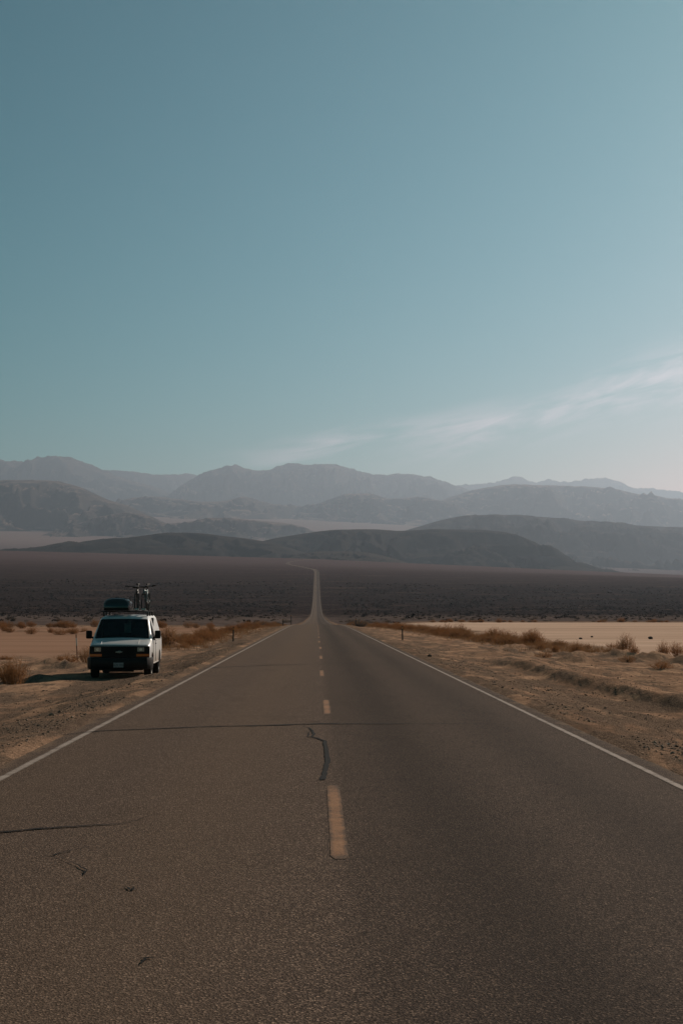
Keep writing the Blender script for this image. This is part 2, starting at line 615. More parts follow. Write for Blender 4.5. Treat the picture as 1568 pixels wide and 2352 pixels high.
# the right lane is toned darker than the left
lanes = am.rng(am.math('ADD', xs_, am.math('MULTIPLY', am.math('SUBTRACT', n_mid, .5), .06)), RX0 - .10, RX0 + .16)
asp = am.mix(am.math('MULTIPLY', lanes, .30), asp, (.026, .0205, .018))
stain = am.noise(am.pos((.9, .28, 1)), 1.0, 3, .55)
asp = am.mix(am.math('MULTIPLY', am.rng(stain, .55, .78), .16), asp, (.018, .015, .013))
asp = am.mix(am.math('MULTIPLY', am.rng(n_big, .45, .7), .15), asp, (.10, .068, .048))
edge = am.math('MULTIPLY', am.rng(am.n('ShaderNodeSeparateXYZ', Vector=av).outputs[1], 150, 500, 1, 0), am.rng(am.math('ADD', am.math('ABSOLUTE', am.math('SUBTRACT', xs_, RX0)), am.math('MULTIPLY', am.math('SUBTRACT', n_mid, .5), .9)), 3.72, 4.10))
asp = am.mix(am.math('MULTIPLY', edge, am.rng(grain2, .3, .6)), asp, (.26, .17, .11))
ab = am.math('ADD', am.math('MULTIPLY', vor.outputs['Distance'], 1.0), am.math('MULTIPLY', grain, .5))
asphalt_mat = am.done(asp, .9, am.bump(ab, .8, .006), 0, .02)

ry = rows[(rows >= -250) & (rows <= 4700)]
ry = np.unique(np.concatenate([ry, np.arange(-4, 70, .22)]))
prof_rows = np.array(rows)


def road_z(yv):
    # the same straight pieces between rows as the ground sheet
    return np.interp(yv, prof_rows, road_prof(prof_rows))


def xsec(yv):
    lw = PAVE + 0.10 * fbm(yv / 2.3, 0 * yv + .4, 3, 51) + .09 * fbm(yv / .6, 0 * yv, 3, 52)
    rw = PAVE + 0.10 * fbm(yv / 2.3, 0 * yv + 7.4, 3, 53) + .09 * fbm(yv / .6, 0 * yv + 3, 3, 54)
    return lw, rw


lw, rw = xsec(ry)
slope = np.gradient(road_cx(ry), ry)
stretch = np.sqrt(1 + slope ** 2)
cxr = road_cx(ry)
zr = road_z(ry)
crown = 0.018
cols_ = [(-1, lw + .12, -.55), (-1, lw, -.035), (-1, lw * 0 + 2.0, crown * .4), (0, lw * 0, crown), (1, lw * 0 + 2.0, crown * .4), (1, rw, -.035), (1, rw + .12, -.55)]
rv = np.stack([np.stack([cxr + s * w * stretch, ry, zr + dz], -1) for s, w, dz in cols_], 1)
road = link("road", np_mesh("road", rv.reshape(-1, 3), grid_quads(len(ry), len(cols_)), smooth=False), asphalt_mat)
tag(road, "two-lane asphalt road running straight to the hills", kind="structure")


def crown_z(dx):
    a = np.abs(dx)
    return np.where(a < 2.0, crown + (crown * .4 - crown) * a / 2.0, crown * .4 + (-.035 - crown * .4) * (a - 2.0) / (PAVE - 2.0))


def paint_mat(name, c, c2, wear_lo, wear_hi, edge_wear):
    m = Mat(name)
    v = m.pos()
    g = m.noise(v, 95.0, 3, .7)
    big = m.noise(v, 3.0, 4, .7)
    f = m.math('ADD', m.math('MULTIPLY', g, .6), m.math('MULTIPLY', big, .4))
    f = m.math('ADD', f, m.math('MULTIPLY', m.attr('rim', 'Fac'), edge_wear))
    colr = m.mix(m.rng(m.noise(v, 30.0, 3, .6), .3, .7), c, c2)
    base = m.mix(m.rng(m.noise(v, 60.0, 3, .7), .35, .65), (.045, .033, .027), (.15, .104, .075))
    colr = m.mix(m.rng(f, wear_lo, wear_hi), colr, base)
    return m.done(colr, .85, m.bump(g, .5, .004), 0, .05)


white_paint = paint_mat("worn_white_paint", (.34, .275, .235), (.45, .37, .315), .46, .66, .12)
yellow_paint = paint_mat("worn_yellow_paint", (.30, .150, .080), (.38, .205, .112), .44, .66, .12)


def strip(name, y0, y1, dx, w, mat, lift, jitter=0.0, sd=1):
    yy = np.unique(np.concatenate([[y0, y1], ry[(ry > y0) & (ry < y1)], np.arange(y0, min(y1, y0 + 60), .12 if jitter else .5)]))
    st = np.interp(yy, ry, stretch)
    c = road_cx(yy)
    e0 = dx - w / 2 + jitter * fbm(yy * 7, yy * 0, 3, sd)
    e1 = dx + w / 2 + jitter * fbm(yy * 7, yy * 0 + 3, 3, sd + 5)
    if jitter:
        k = np.clip(np.minimum((yy - y0), (y1 - yy)) / .12, 0, 1)
        e0, e1 = dx + (e0 - dx) * (.55 + .45 * k), dx + (e1 - dx) * (.55 + .45 * k)
    z0 = road_z(yy)
    es = [e0, e0 + (e1 - e0) * .28, e0 + (e1 - e0) * .72, e1]
    v = np.stack([np.stack([c + e * st, yy, z0 + crown_z(e) + lift], -1) for e in es], 1)
    me = np_mesh(name, v.reshape(-1, 3), grid_quads(len(yy), 4), smooth=False)
    rim_ = np.tile(np.array([1, 0, 0, 1.0]), (len(yy), 1))
    if jitter:
        endk = 1 - np.clip(np.minimum(yy - y0, y1 - yy) / .35, 0, 1)
        rim_ = np.maximum(rim_, endk[:, None])
    at = me.attributes.new('rim', 'FLOAT', 'POINT')
    at.data.foreach_set('value', rim_.astype(np.float32).ravel())
    return link(name, me, mat, road)


tag(strip("edge_line", -240, 4600, -RHALF, .115, white_paint, .004), "worn white edge line on the van's side of the road")
tag(strip("edge_line", -240, 4600, RHALF, .095, white_paint, .004), "worn white edge line beside the wide gravel verge")
# broken yellow centre line: 3.66 m dash, 14.3 m cycle
k = 0
y0 = 10.35
while y0 < 460:
    strip("centre_dash", y0, y0 + 4.35 if k == 0 else y0 + 4.0, 0.0 + .02 * math.sin(k * 2.1), .13, yellow_paint, .004, .006, 60 + k)
    y0 += 14.45
    k += 1
strip("centre_dash", y0 - 14.45 * k - 14.45, y0 - 14.45 * k - 10.4, 0.0, .145, yellow_paint, .004, .004, 59)

tm = Mat("tar")
tar_mat = tm.done(tm.mix(tm.rng(tm.noise(tm.pos(), 30, 3, .6), .3, .7), (.008, .008, .008), (.017, .016, .016)), .85, None, 0, .05)


def ribbon(name, pts, mat, lift, sub=10, rough=.35, sd=3, taper=True):
    """pts: (x, y, width) on the road surface; irregular edges"""
    P = np.array(pts, float)
    t = np.arange(len(P))
    tt = np.linspace(0, len(P) - 1, (len(P) - 1) * sub + 1)
    X, Y, W = (np.interp(tt, t, P[:, i]) for i in range(3))
    n1 = fbm(tt * 1.7 + sd, tt * 0, 4, sd)
    n2 = fbm(tt * 1.7 + sd, tt * 0 + 9, 4, sd + 3)
    d = np.stack([np.gradient(X), np.gradient(Y)], 1)
    d /= np.linalg.norm(d, axis=1)[:, None] + 1e-9
    nrm = np.stack([-d[:, 1], d[:, 0]], 1)
    w0 = W / 2 * np.clip(1 + rough * 1.6 * n1, .15, 3)
    w1 = W / 2 * np.clip(1 + rough * 1.6 * n2, .15, 3)
    wob = (W * rough * .9 * fbm(tt * .8 + sd, tt * 0 + 4, 3, sd + 8))[:, None]
    c = np.stack([X, Y], 1) + nrm * wob
    a, b = c + nrm * w0[:, None], c - nrm * w1[:, None]
    v = []
    for q in (a, b):
        v.append(np.stack([q[:, 0], q[:, 1], road_z(q[:, 1]) + crown_z(q[:, 0] - RX0) + lift], -1))
    me = np_mesh(name, np.stack(v, 1).reshape(-1, 3), grid_quads(len(tt), 2), smooth=False)
    return link(name, me, mat, road)


def on_road(px, py):
    d = CAM_H * FPX / (py - VY)
    return ((px - VX) / FPX * d, d)


def crack(name, pix, sub=8, rough=.4, sd=1, lift=.008):
    return ribbon(name, [(*on_road(px, py), w) for px, py, w in pix], tar_mat, lift, sub, rough, sd)


crack("tar_seam", [(150, 1680, .03), (230, 1672.5, .07), (330, 1671, .09), (450, 1668.5, .08), (560, 1666.5, .10), (650, 1665, .11), (733, 1663, .12), (840, 1662.5, .07), (960, 1662, .05), (1080, 1661.5, .035), (1180, 1660, .02)], 14, .5, 4)
crack("tar_seam", [(470, 1533, .05), (500, 1530.5, .16), (560, 1529.5, .16), (640, 1527.5, .14), (720, 1526, .12), (800, 1525, .10), (950, 1525, .07)], 10, .3, 7)
crack("tar_seam", [(-60, 1904, .045), (30, 1900, .055), (110, 1894.5, .055), (200, 1891, .04), (287, 1887.5, .03)], 14, .3, 9)
crack("wide_tar_crack", [(697, 1666.5, 0.0072), (702, 1670, 0.0086), (711, 1672, 0.0216), (717, 1678, 0.0324), (722, 1687, 0.0396), (716, 1692.5, 0.0360), (730, 1696, 0.0360), (746, 1703, 0.0504), (749, 1717, 0.0540), (752, 1737, 0.0576), (753, 1752, 0.0612), (748, 1766, 0.0576), (745, 1777, 0.0540), (742, 1791, 0.0648)], 8, .26, 13)
crack("hairline_crack", [(712, 1680, .006), (710, 1685, .012), (708, 1692, .02), (714, 1694, .012)], 6, .5, 15, .011)
crack("hairline_crack", [(112, 1957, .012), (138, 1956, .018), (150, 1951, .014), (168, 1949, .012), (180, 1945, .006), (205, 1940, .005), (222, 1938, .003)], 9, .6, 17)
crack("hairline_crack", [(140, 1957, .006), (160, 1968, .006), (186, 1978, .008), (200, 1987, .014), (211, 1993, .016), (205, 2002, .006)], 8, .6, 19, .011)
crack("hairline_crack", [(292, 2033, .006), (300, 2030, .012), (306, 2036, .016), (314, 2037, .02), (316, 2030, .008)], 7, .6, 23)
crack("hairline_crack", [(334, 2202, .008), (340, 2192, .02), (348, 2189, .024), (358, 2190, .01), (368, 2192, .006)], 7, .7, 29)
crack("hairline_crack", [(735, 1660, .02), (720, 1656.5, .015), (712, 1655.5, .006)], 7, .5, 31, .011)
crack("hairline_crack", [(290, 1887, .012), (320, 1880, .008), (345, 1871, .006), (375, 1862, .004)], 9, .7, 37)

# ------------------------------------------------------------------ hills and mountain ranges


def rock_mat(name, dark, mid, light, s):
    m = Mat(name)
    v = m.pos()
    n1 = m.noise(v, .0016 * s, 6, .62, .4)
    n2 = m.noise(m.pos((1, 1, 2.5)), .006 * s, 5, .65)
    c = m.mix(m.rng(n1, .36, .64), dark, mid)
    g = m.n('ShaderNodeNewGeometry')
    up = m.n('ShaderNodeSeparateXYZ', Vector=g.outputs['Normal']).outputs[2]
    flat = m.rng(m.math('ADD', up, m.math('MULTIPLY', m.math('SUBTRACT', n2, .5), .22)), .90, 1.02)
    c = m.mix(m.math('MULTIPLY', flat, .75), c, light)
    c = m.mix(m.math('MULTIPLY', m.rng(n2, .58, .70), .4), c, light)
    return m.matte(c, m.bump(n2, .5, 20 / s))


hill_mat = rock_mat("dark_hill_scrub", (.022, .021, .020), (.036, .032, .029), (.055, .044, .038), 3.0)
hill_mat2 = rock_mat("brown_hill_scrub", (.030, .028, .026), (.048, .042, .038), (.080, .062, .052), 2.2)
mtn_mat = rock_mat("desert_mountain_rock", (.045, .038, .036), (.080, .064, .057), (.26, .18, .145), 1.0)  # last tone: tan rock, raised to paint in sunlit gully highlights
far_mat = rock_mat("far_mountain_rock", (.055, .047, .044), (.085, .069, .062), (.21, .15, .125), .7)  # pale rock tone also carries painted sunlit texture


def make_hill(name, label, sil, D, Lf, Lb, mat, seed, rugged=.5, amp=.2, nx=240, nf=60, gully=420.0, wig=.05, jit=.006):
    D0, D = D, farther(D)
    Lf, Lb, gully = Lf * D / D0, Lb * D / D0, gully * D / D0
    S = np.array(sil, float)
    f = hermite(S[:, 0], S[:, 1])
    s = np.linspace(S[0, 0], S[-1, 0], nx)
    yc = D * (1 + wig * perlin(s / 190.0 + seed, 0 * s, seed))
    py = f(s)
    X = (s - VX) / FPX * yc
    Zc = CAM_H + (VY - py) / FPX * yc
    nb_ = max(12, nf // 3)
    t = np.concatenate([-np.linspace(1, 0, nf, endpoint=False) ** 1.15, np.linspace(0, 1, nb_)])
    T = np.repeat(t[:, None], nx, 1)
    Yg = yc[None, :] + np.where(T < 0, T * Lf, T * Lb)
    Xg = np.repeat(X[None, :], len(t), 0)
    wx = Xg + gully * .8 * fbm(Xg / (gully * 2.2), Yg / (gully * 2.2), 3, seed + 5)
    spur = ridged(wx / gully, Yg / (gully * 4.0) + seed, 3, seed + 9)          # 0..1, ridges run down the slope
    spur = np.clip((spur - .55) / .42, 0, 1)
    q = np.where(T < 0, -T / (.52 + .48 * spur), T)
    q = np.clip(q, 0, 1.3)
    qc = np.clip(q, 0, 1)
    soft = 1 - (3 * qc ** 2 - 2 * qc ** 3)
    hard = (1 - qc) ** 1.25
    p = rugged * hard + (1 - rugged) * soft
    zb = terrain(Xg, Yg, 0 * Xg)[0] - 6 - .004 * D * (q > 1)
    h = np.maximum(Zc[None, :] - zb, 0)
    z = zb + h * p
    env = np.clip(4 * p * (1 - p), 0, 1) ** 1.6
    det = ridged(wx / (gully * .5), Yg / (gully * .9), 5, seed + 20, .55) - .72
    det2 = fbm(Xg / (gully * .22), Yg / (gully * .3), 4, seed + 30, .55)
    z = z + h * amp * env * det * 1.6 + h * .035 * amp * 5 * env * det2
    z = z + (Zc[None, :] - zb) * jit * fbm(Xg / (gully * .16), Yg / (gully * .2), 4, seed + 40, .6) * p
    v = np.stack([Xg, Yg, z], -1).reshape(-1, 3)
    o = link(name, np_mesh(name, v, grid_quads(len(t), nx)), mat)
    return tag(o, label, kind="structure")


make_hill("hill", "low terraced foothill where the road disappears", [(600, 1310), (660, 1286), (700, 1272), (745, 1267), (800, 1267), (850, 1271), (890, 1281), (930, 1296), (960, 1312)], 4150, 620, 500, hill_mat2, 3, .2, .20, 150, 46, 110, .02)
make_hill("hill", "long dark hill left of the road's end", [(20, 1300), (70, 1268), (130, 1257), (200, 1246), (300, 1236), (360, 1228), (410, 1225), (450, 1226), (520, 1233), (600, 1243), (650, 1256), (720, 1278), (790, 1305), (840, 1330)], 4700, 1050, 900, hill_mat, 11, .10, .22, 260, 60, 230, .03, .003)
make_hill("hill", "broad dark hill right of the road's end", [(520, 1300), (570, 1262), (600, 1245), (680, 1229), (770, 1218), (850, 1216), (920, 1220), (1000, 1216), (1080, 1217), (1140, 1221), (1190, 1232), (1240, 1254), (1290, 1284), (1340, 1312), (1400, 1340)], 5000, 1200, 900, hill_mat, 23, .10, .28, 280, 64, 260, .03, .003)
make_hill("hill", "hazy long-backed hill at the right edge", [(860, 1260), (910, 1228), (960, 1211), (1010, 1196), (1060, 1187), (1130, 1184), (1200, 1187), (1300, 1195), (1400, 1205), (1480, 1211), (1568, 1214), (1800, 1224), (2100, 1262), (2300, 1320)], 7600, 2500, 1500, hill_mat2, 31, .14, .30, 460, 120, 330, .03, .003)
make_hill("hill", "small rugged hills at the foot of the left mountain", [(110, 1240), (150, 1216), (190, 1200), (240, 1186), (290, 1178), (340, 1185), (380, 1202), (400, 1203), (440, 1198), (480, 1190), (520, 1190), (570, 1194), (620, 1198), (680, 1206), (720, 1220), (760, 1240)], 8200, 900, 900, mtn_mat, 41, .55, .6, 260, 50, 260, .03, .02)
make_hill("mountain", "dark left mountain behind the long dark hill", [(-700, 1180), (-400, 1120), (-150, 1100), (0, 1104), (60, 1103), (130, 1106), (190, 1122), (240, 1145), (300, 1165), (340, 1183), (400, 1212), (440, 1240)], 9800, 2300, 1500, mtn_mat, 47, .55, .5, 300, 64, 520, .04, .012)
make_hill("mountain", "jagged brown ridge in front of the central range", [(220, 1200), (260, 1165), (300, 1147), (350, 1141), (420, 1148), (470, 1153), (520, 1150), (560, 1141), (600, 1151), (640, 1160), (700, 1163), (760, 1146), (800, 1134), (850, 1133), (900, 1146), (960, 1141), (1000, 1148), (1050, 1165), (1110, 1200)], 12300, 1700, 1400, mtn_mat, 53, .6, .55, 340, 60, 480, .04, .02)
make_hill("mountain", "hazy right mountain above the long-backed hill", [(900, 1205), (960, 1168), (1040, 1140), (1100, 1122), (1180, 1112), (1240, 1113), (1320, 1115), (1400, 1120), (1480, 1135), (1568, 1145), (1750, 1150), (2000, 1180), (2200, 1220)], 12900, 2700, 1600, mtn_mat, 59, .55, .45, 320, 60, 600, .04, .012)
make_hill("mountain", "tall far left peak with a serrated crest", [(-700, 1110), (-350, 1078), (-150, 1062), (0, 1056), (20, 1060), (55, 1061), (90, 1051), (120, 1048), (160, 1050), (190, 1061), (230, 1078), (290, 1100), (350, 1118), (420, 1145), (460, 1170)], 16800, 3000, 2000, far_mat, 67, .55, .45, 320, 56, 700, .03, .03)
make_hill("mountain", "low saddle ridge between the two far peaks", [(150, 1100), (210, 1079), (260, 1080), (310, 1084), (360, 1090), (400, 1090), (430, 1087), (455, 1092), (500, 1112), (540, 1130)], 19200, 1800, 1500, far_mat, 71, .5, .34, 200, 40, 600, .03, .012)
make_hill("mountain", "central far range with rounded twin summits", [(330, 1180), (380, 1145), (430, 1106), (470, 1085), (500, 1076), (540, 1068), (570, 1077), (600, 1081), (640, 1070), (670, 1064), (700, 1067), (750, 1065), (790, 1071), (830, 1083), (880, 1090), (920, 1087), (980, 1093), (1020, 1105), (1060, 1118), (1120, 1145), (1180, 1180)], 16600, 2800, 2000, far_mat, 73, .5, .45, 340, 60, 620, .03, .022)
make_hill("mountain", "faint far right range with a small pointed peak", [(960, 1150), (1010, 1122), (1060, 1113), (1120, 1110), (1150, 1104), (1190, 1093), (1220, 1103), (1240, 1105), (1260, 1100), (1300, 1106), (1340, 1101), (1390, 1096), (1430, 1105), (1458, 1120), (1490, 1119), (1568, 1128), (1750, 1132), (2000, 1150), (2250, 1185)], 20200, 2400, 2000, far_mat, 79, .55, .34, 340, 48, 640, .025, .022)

# ------------------------------------------------------------------ air
hb = bpy.data.meshes.new("haze")
corners = [Vector(c) for o in scene.objects if o.type == 'MESH' for c in o.bound_box]
bx0, bx1 = min(c.x for c in corners) - 400, max(c.x for c in corners) + 400
by0, by1 = min(c.y for c in corners) - 200, max(c.y for c in corners) + 400
bz0, bz1 = min(c.z for c in corners) - 1, max(c.z for c in corners) + 15
HV = [(x, y, z) for x in (bx0, bx1) for y in (by0, by1) for z in (bz0, bz1)]
hb.from_pydata(HV, [], [(0, 1, 3, 2), (4, 6, 7, 5), (0, 4, 5, 1), (2, 3, 7, 6), (0, 2, 6, 4), (1, 5, 7, 3)])
hmat = bpy.data.materials.new("haze_air")
hmat.use_nodes = True
ht = hmat.node_tree
ht.nodes.clear()
ho = ht.nodes.new('ShaderNodeOutputMaterial')
hp = ht.nodes.new('ShaderNodeVolumePrincipled')
hp.inputs['Color'].default_value = (.435, .53, .66, 1)
hp.inputs['Density'].default_value = 4.0e-5
hp.inputs['Anisotropy'].default_value = 0.50
ht.links.new(hp.outputs[0], ho.inputs['Volume'])
tag(link("haze", hb, hmat), "thin bluish desert haze", kind="stuff")

# ------------------------------------------------------------------ mesh writer for built things


class MB:
    def __init__(self):
        self.v, self.f = [], []

    def add(self, vs, fs):
        o = len(self.v)
        self.v += [tuple(p) for p in vs]
        self.f += [tuple(i + o for i in q) for q in fs]
        return self

    def box(self, c, s, bev=0.0, rot=None):
        x, y, z = (q / 2 for q in s)
        b = min(bev, x * .9, y * .9, z * .9)
        vs = []
        if b <= 0:
            vs = [(i * x, j * y, k * z) for i in (-1, 1) for j in (-1, 1) for k in (-1, 1)]
            fs = [(0, 1, 3, 2), (4, 6, 7, 5), (0, 4, 5, 1), (2, 3, 7, 6), (0, 2, 6, 4), (1, 5, 7, 3)]
        else:
            bm = bmesh.new()
            bmesh.ops.create_cube(bm, size=1.0)
            for q in bm.verts:
                q.co = Vector((q.co.x * 2 * x, q.co.y * 2 * y, q.co.z * 2 * z))
            bmesh.ops.bevel(bm, geom=list(bm.edges), offset=b, segments=2, profile=.6, affect='EDGES')
            bm.verts.index_update()
            vs = [tuple(q.co) for q in bm.verts]
            fs = [tuple(q.index for q in g.verts) for g in bm.faces]
            bm.free()
        M = Euler(rot).to_matrix() if rot else Matrix.Identity(3)
        c = Vector(c)
        return self.add([M @ Vector(p) + c for p in vs], fs)

    def tube(self, pts, r, n=8, cap=True):
        pts = [Vector(p) for p in pts]
        rs = r if isinstance(r, (list, tuple)) else [r] * len(pts)
        vs, fs = [], []
        ref = Vector((0.13, 0.21, 0.97))
        for i, p in enumerate(pts):
            d = (pts[min(i + 1, len(pts) - 1)] - pts[max(i - 1, 0)]).normalized()
            a = d.cross(ref if abs(d.dot(ref)) < .95 else Vector((1, 0, 0))).normalized()
            b = d.cross(a)
            for k in range(n):
                t = 2 * math.pi * k / n
                vs.append(p + (a * math.cos(t) + b * math.sin(t)) * rs[i])
        for i in range(len(pts) - 1):
            for k in range(n):
                fs.append((i * n + k, i * n + (k + 1) % n, (i + 1) * n + (k + 1) % n, (i + 1) * n + k))
        if cap:
            fs.append(tuple(range(n))[::-1])
            fs.append(tuple(range((len(pts) - 1) * n, len(pts) * n)))
        return self.add(vs, fs)

    def lathe_x(self, prof, n=28, c=(0, 0, 0), closed=False):
        """prof: (x, r) pairs turned about the x axis"""
        vs, fs = [], []
        m = len(prof)
        for k in range(n):
            t = 2 * math.pi * k / n
            for x, r in prof:
                vs.append((c[0] + x, c[1] + r * math.cos(t), c[2] + r * math.sin(t)))
        for k in range(n):
            k2 = (k + 1) % n
            for i in range(m if closed else m - 1):
                j = (i + 1) % m
                fs.append((k * m + i, k * m + j, k2 * m + j, k2 * m + i))
        return self.add(vs, fs)

    def prism_y(self, poly, y0, y1):
        """polygon in x,z pushed from y0 to y1"""
        n = len(poly)
        vs = [(x, y0, z) for x, z in poly] + [(x, y1, z) for x, z in poly]
        fs = [tuple(range(n))[::-1], tuple(range(n, 2 * n))] + [(i, (i + 1) % n, n + (i + 1) % n, n + i) for i in range(n)]
        return self.add(vs, fs)

    def warp(self, fn):
        self.v = [tuple(fn(*p)) for p in self.v]
        return self

    def build(self, name, mat, parent=None, smooth=True, angle=35):
        me = bpy.data.meshes.new(name)
        me.from_pydata(self.v, [], self.f)
        bm = bmesh.new()
        bm.from_mesh(me)
        bmesh.ops.recalc_face_normals(bm, faces=list(bm.faces))
        for e in bm.edges:
            if len(e.link_faces) == 2:
                e.smooth = e.calc_face_angle(0) < R(angle)
        bm.to_mesh(me)
        bm.free()
        for p in me.polygons:
            p.use_smooth = smooth
        return link(name, me, mat, parent)


def copy_tree(o, parent=None):
    c = o.copy()
    COL.objects.link(c)
    c.parent = parent
    for ch in list(o.children):
        copy_tree(ch, c)
    return c


# ------------------------------------------------------------------ the van
M = {}
pm = Mat("van_white_paint")
pz = pm.n('ShaderNodeSeparateXYZ', Vector=pm.obj()).outputs[2]
pn = pm.noise(pm.obj(), 3.0, 5, .65)
dustf = pm.math('MULTIPLY', pm.rng(pz, .95, .45), pm.rng(pn, .3, .65, .2, .8))
M['paint'] = pm.done(pm.mix(dustf, pm.mix(pm.rng(pn, .3, .7), (.61, .60, .59), (.64, .63, .62)), (.42, .33, .26)), .34, None, 0, .28, Coat_Weight=.12, Coat_Roughness=.10)
M['plastic'] = plain("black_trim_plastic", (.006, .006, .007), .55, 0, .18)
M['dull'] = plain("dark_bumper", (.010, .010, .010), .5, 0, .2)
M['rubber'] = plain("dusty_tyre_rubber", (.016, .015, .014), .85, 0, .25, .3)
M['rim'] = plain("steel_rim", (.16, .145, .13), .6, .3, .4)
M['lamp'] = plain("headlight_lens", (.34, .34, .34), .10, .35, .6)
M['amber'] = plain("amber_lens", (.60, .105, .010), .18, 0, .6)
M['chrome'] = plain("emblem_metal", (.50, .45, .40), .30, .5, .5)
M['plate'] = plain("plate_face", (.26, .26, .27), .5, 0, .4)
M['ink'] = plain("plate_ink", (.035, .04, .05), .6)
M['cabin'] = plain("cabin_grey_trim", (.035, .033, .032), .8)
M['seat'] = plain("seat_cloth", (.055, .060, .064), .9)
M['paper'] = plain("paper", (.62, .60, .52), .85, 0, .2, .1, 14)
M['steel'] = plain("galvanised_steel", (.42, .40, .38), .38, .8)
M['black_metal'] = plain("black_rack_metal", (.014, .014, .015), .35, .3, .5)
gl = Mat("tinted_glass")
gt = gl.n('ShaderNodeBsdfTransparent', Color=(.50, .56, .55))
gg = gl.n('ShaderNodeBsdfGlossy', Color=(.85, .9, .9), Roughness=.02)
fr = gl.n('ShaderNodeFresnel', IOR=1.45)
gx = gl.n('ShaderNodeMixShader', Fac=fr.outputs[0])
gl.t.links.new(gt.outputs[0], gx.inputs[1])
gl.t.links.new(gg.outputs[0], gx.inputs[2])
gl.t.links.new(gx.outputs[0], gl.out.inputs['Surface'])
M['glass'] = gl.m

van = empty("parked_van", (VAN_X, VAN_Y, VAN_Z), VAN_RZ)
tag(van, "white cargo van with black grille and loaded roof parked on the gravel verge", "van")
W = 0.995
WY = (0.92, 4.35)          # axles
ARCH = 0.455


def ztop(y):
    return float(np.interp(y, [0, .05, .18, .5, .88, .96, 1.12, 1.72, 1.80, 1.95, 2.3, 5.2, 5.5, 5.62, 5.66], [1.02, 1.075, 1.125, 1.20, 1.268, 1.30, 1.43, 1.915, 1.965, 2.005, 2.045, 2.05, 2.03, 1.98, 1.93]))


def wtop(y):
    return float(np.interp(y, [0, .3, .9, 1.05, 1.75, 2.1, 5.0, 5.5, 5.66], [.93, .96, .965, .955, .84, .815, .815, .80, .775]))


def wbelt(y):
    return float(np.interp(y, [0, .12, .35, 5.2, 5.5, 5.66], [.955, .985, W, W, .985, .95]))


def nose(x, y):
    """plan curve of the front end"""
    k = max(0.0, 1 - y / .8)
    return .16 * k * (abs(x) / W) ** 2.6


ys = set([0, .03, .08, .18, .32, .5, .7, .88, .96, 1.12, 1.27, 1.42, 1.57, 1.72, 1.80, 1.95, 2.12, 2.3, 2.34, 2.7, 3.1, 3.5, 5.0, 5.2, 5.4, 5.5, 5.58, 5.62, 5.66])
for wy in WY:
    for i in range(15):
        ys.add(round(wy + ARCH * math.cos(math.pi * i / 14), 4))
ys = sorted(ys)
ys = [q for i, q in enumerate(ys) if i == 0 or q - ys[i - 1] > .004]
rings = []
for yv in ys:
    zb = .44
    for wy in WY:
        d2 = ARCH ** 2 - (yv - wy) ** 2
        if d2 > 0:
            zb = max(zb, .37 + math.sqrt(d2))
    zt, wt_, wb = ztop(yv), wtop(yv), wbelt(yv)
    zst = zt - (.07 if yv < 1.0 else .07 + .09 * min(1, (yv - 1.0) / 1.0))
    zbelt = min(1.20, zt - .16)
    zmid = zb + .04 + (zbelt - zb - .04) * .5
    half = [(0, zb), (.88 * wb, zb), (wb - .012, zb + .012), (wb, zb + .05), (wb + .008, zmid), (wb, zbelt),
            (wb + (wt_ - wb) * .5, zbelt + (zst - zbelt) * .52), (wt_, zst), (wt_ - .03, zst + (zt - zst) * .5), (wt_ - .09, zt - .022), (wt_ * .55, zt - .004), (0, zt + .008)]
    ring = [(x, z) for x, z in half] + [(-x, z) for x, z in half[-2:0:-1]]
    rings.append([(x, yv + nose(x, yv), z) for x, z in ring])
nr = len(rings[0])
HN = 12
vs_ = [p for r_ in rings for p in r_]
body, shield, sidegl, sideglr = MB(), MB(), MB(), MB()
body.v = list(vs_)
shield.v, sidegl.v, sideglr.v = list(vs_), list(vs_), list(vs_)
for i in range(len(ys) - 1):
    ym = .5 * (ys[i] + ys[i + 1])
    for k in range(nr):
        k2 = (k + 1) % nr
        q = (i * nr + k, i * nr + k2, (i + 1) * nr + k2, (i + 1) * nr + k)
        kk = k if k < HN - 1 else nr - 1 - k          # mirrored index of this facet (its lower point)
        left = k >= HN - 1
        if .98 < ym < 1.72 and kk in (9, 10):
            shield.f.append(q)
        elif 1.42 < ym < 2.30 and kk in (5, 6):
            (sideglr if left else sidegl).f.append(q)
        else:
            body.f.append(q)
body.f.append(tuple(range(nr)))
body.f.append(tuple((len(ys) - 1) * nr + k for k in range(nr))[::-1])


def clean(mb):
    used = sorted({i for q in mb.f for i in q})
    mp = {a: b for b, a in enumerate(used)}
    mb.v = [mb.v[i] for i in used]
    mb.f = [tuple(mp[i] for i in q) for q in mb.f]
    return mb


body.build("body", M['paint'], van, angle=40)
ws = clean(shield).build("windshield", M['glass'], van)
clean(sidegl).build("door_window", M['glass'], van)
clean(sideglr).build("door_window", M['glass'], van)
# black seal round the windshield and two wipers
seal = MB()
for s in (-1, 1):
    seal.tube([(s * (wtop(q) - .088), q, ztop(q) - .016) for q in (.98, 1.12, 1.3, 1.5, 1.7)], .018, 6)
seal.tube([(x, .985 + 0, ztop(.985) - .012 - .02 * abs(x)) for x in (-.86, -.4, 0, .4, .86)], .022, 6)
seal.tube([(x, 1.715, ztop(1.715) - .002 - .018 * abs(x)) for x in (-.75, -.4, 0, .4, .75)], .016, 6)
seal.build("seal", M['plastic'], ws)
for x0, x1 in ((-.62, -.05), (.10, .68)):
    MB().tube([(x0, 1.0, ztop(1.0) + .02), (x1 * .98, 1.06, ztop(1.06) + .012)], .008, 5).build("wiper", M['plastic'], ws)
# nose: grille surround, bars, lamps, emblem, bumper, plate


def nose_warp(dy=0.0):
    return lambda x, y, z: (x, y + nose(x, max(y, 0)) + dy, z)


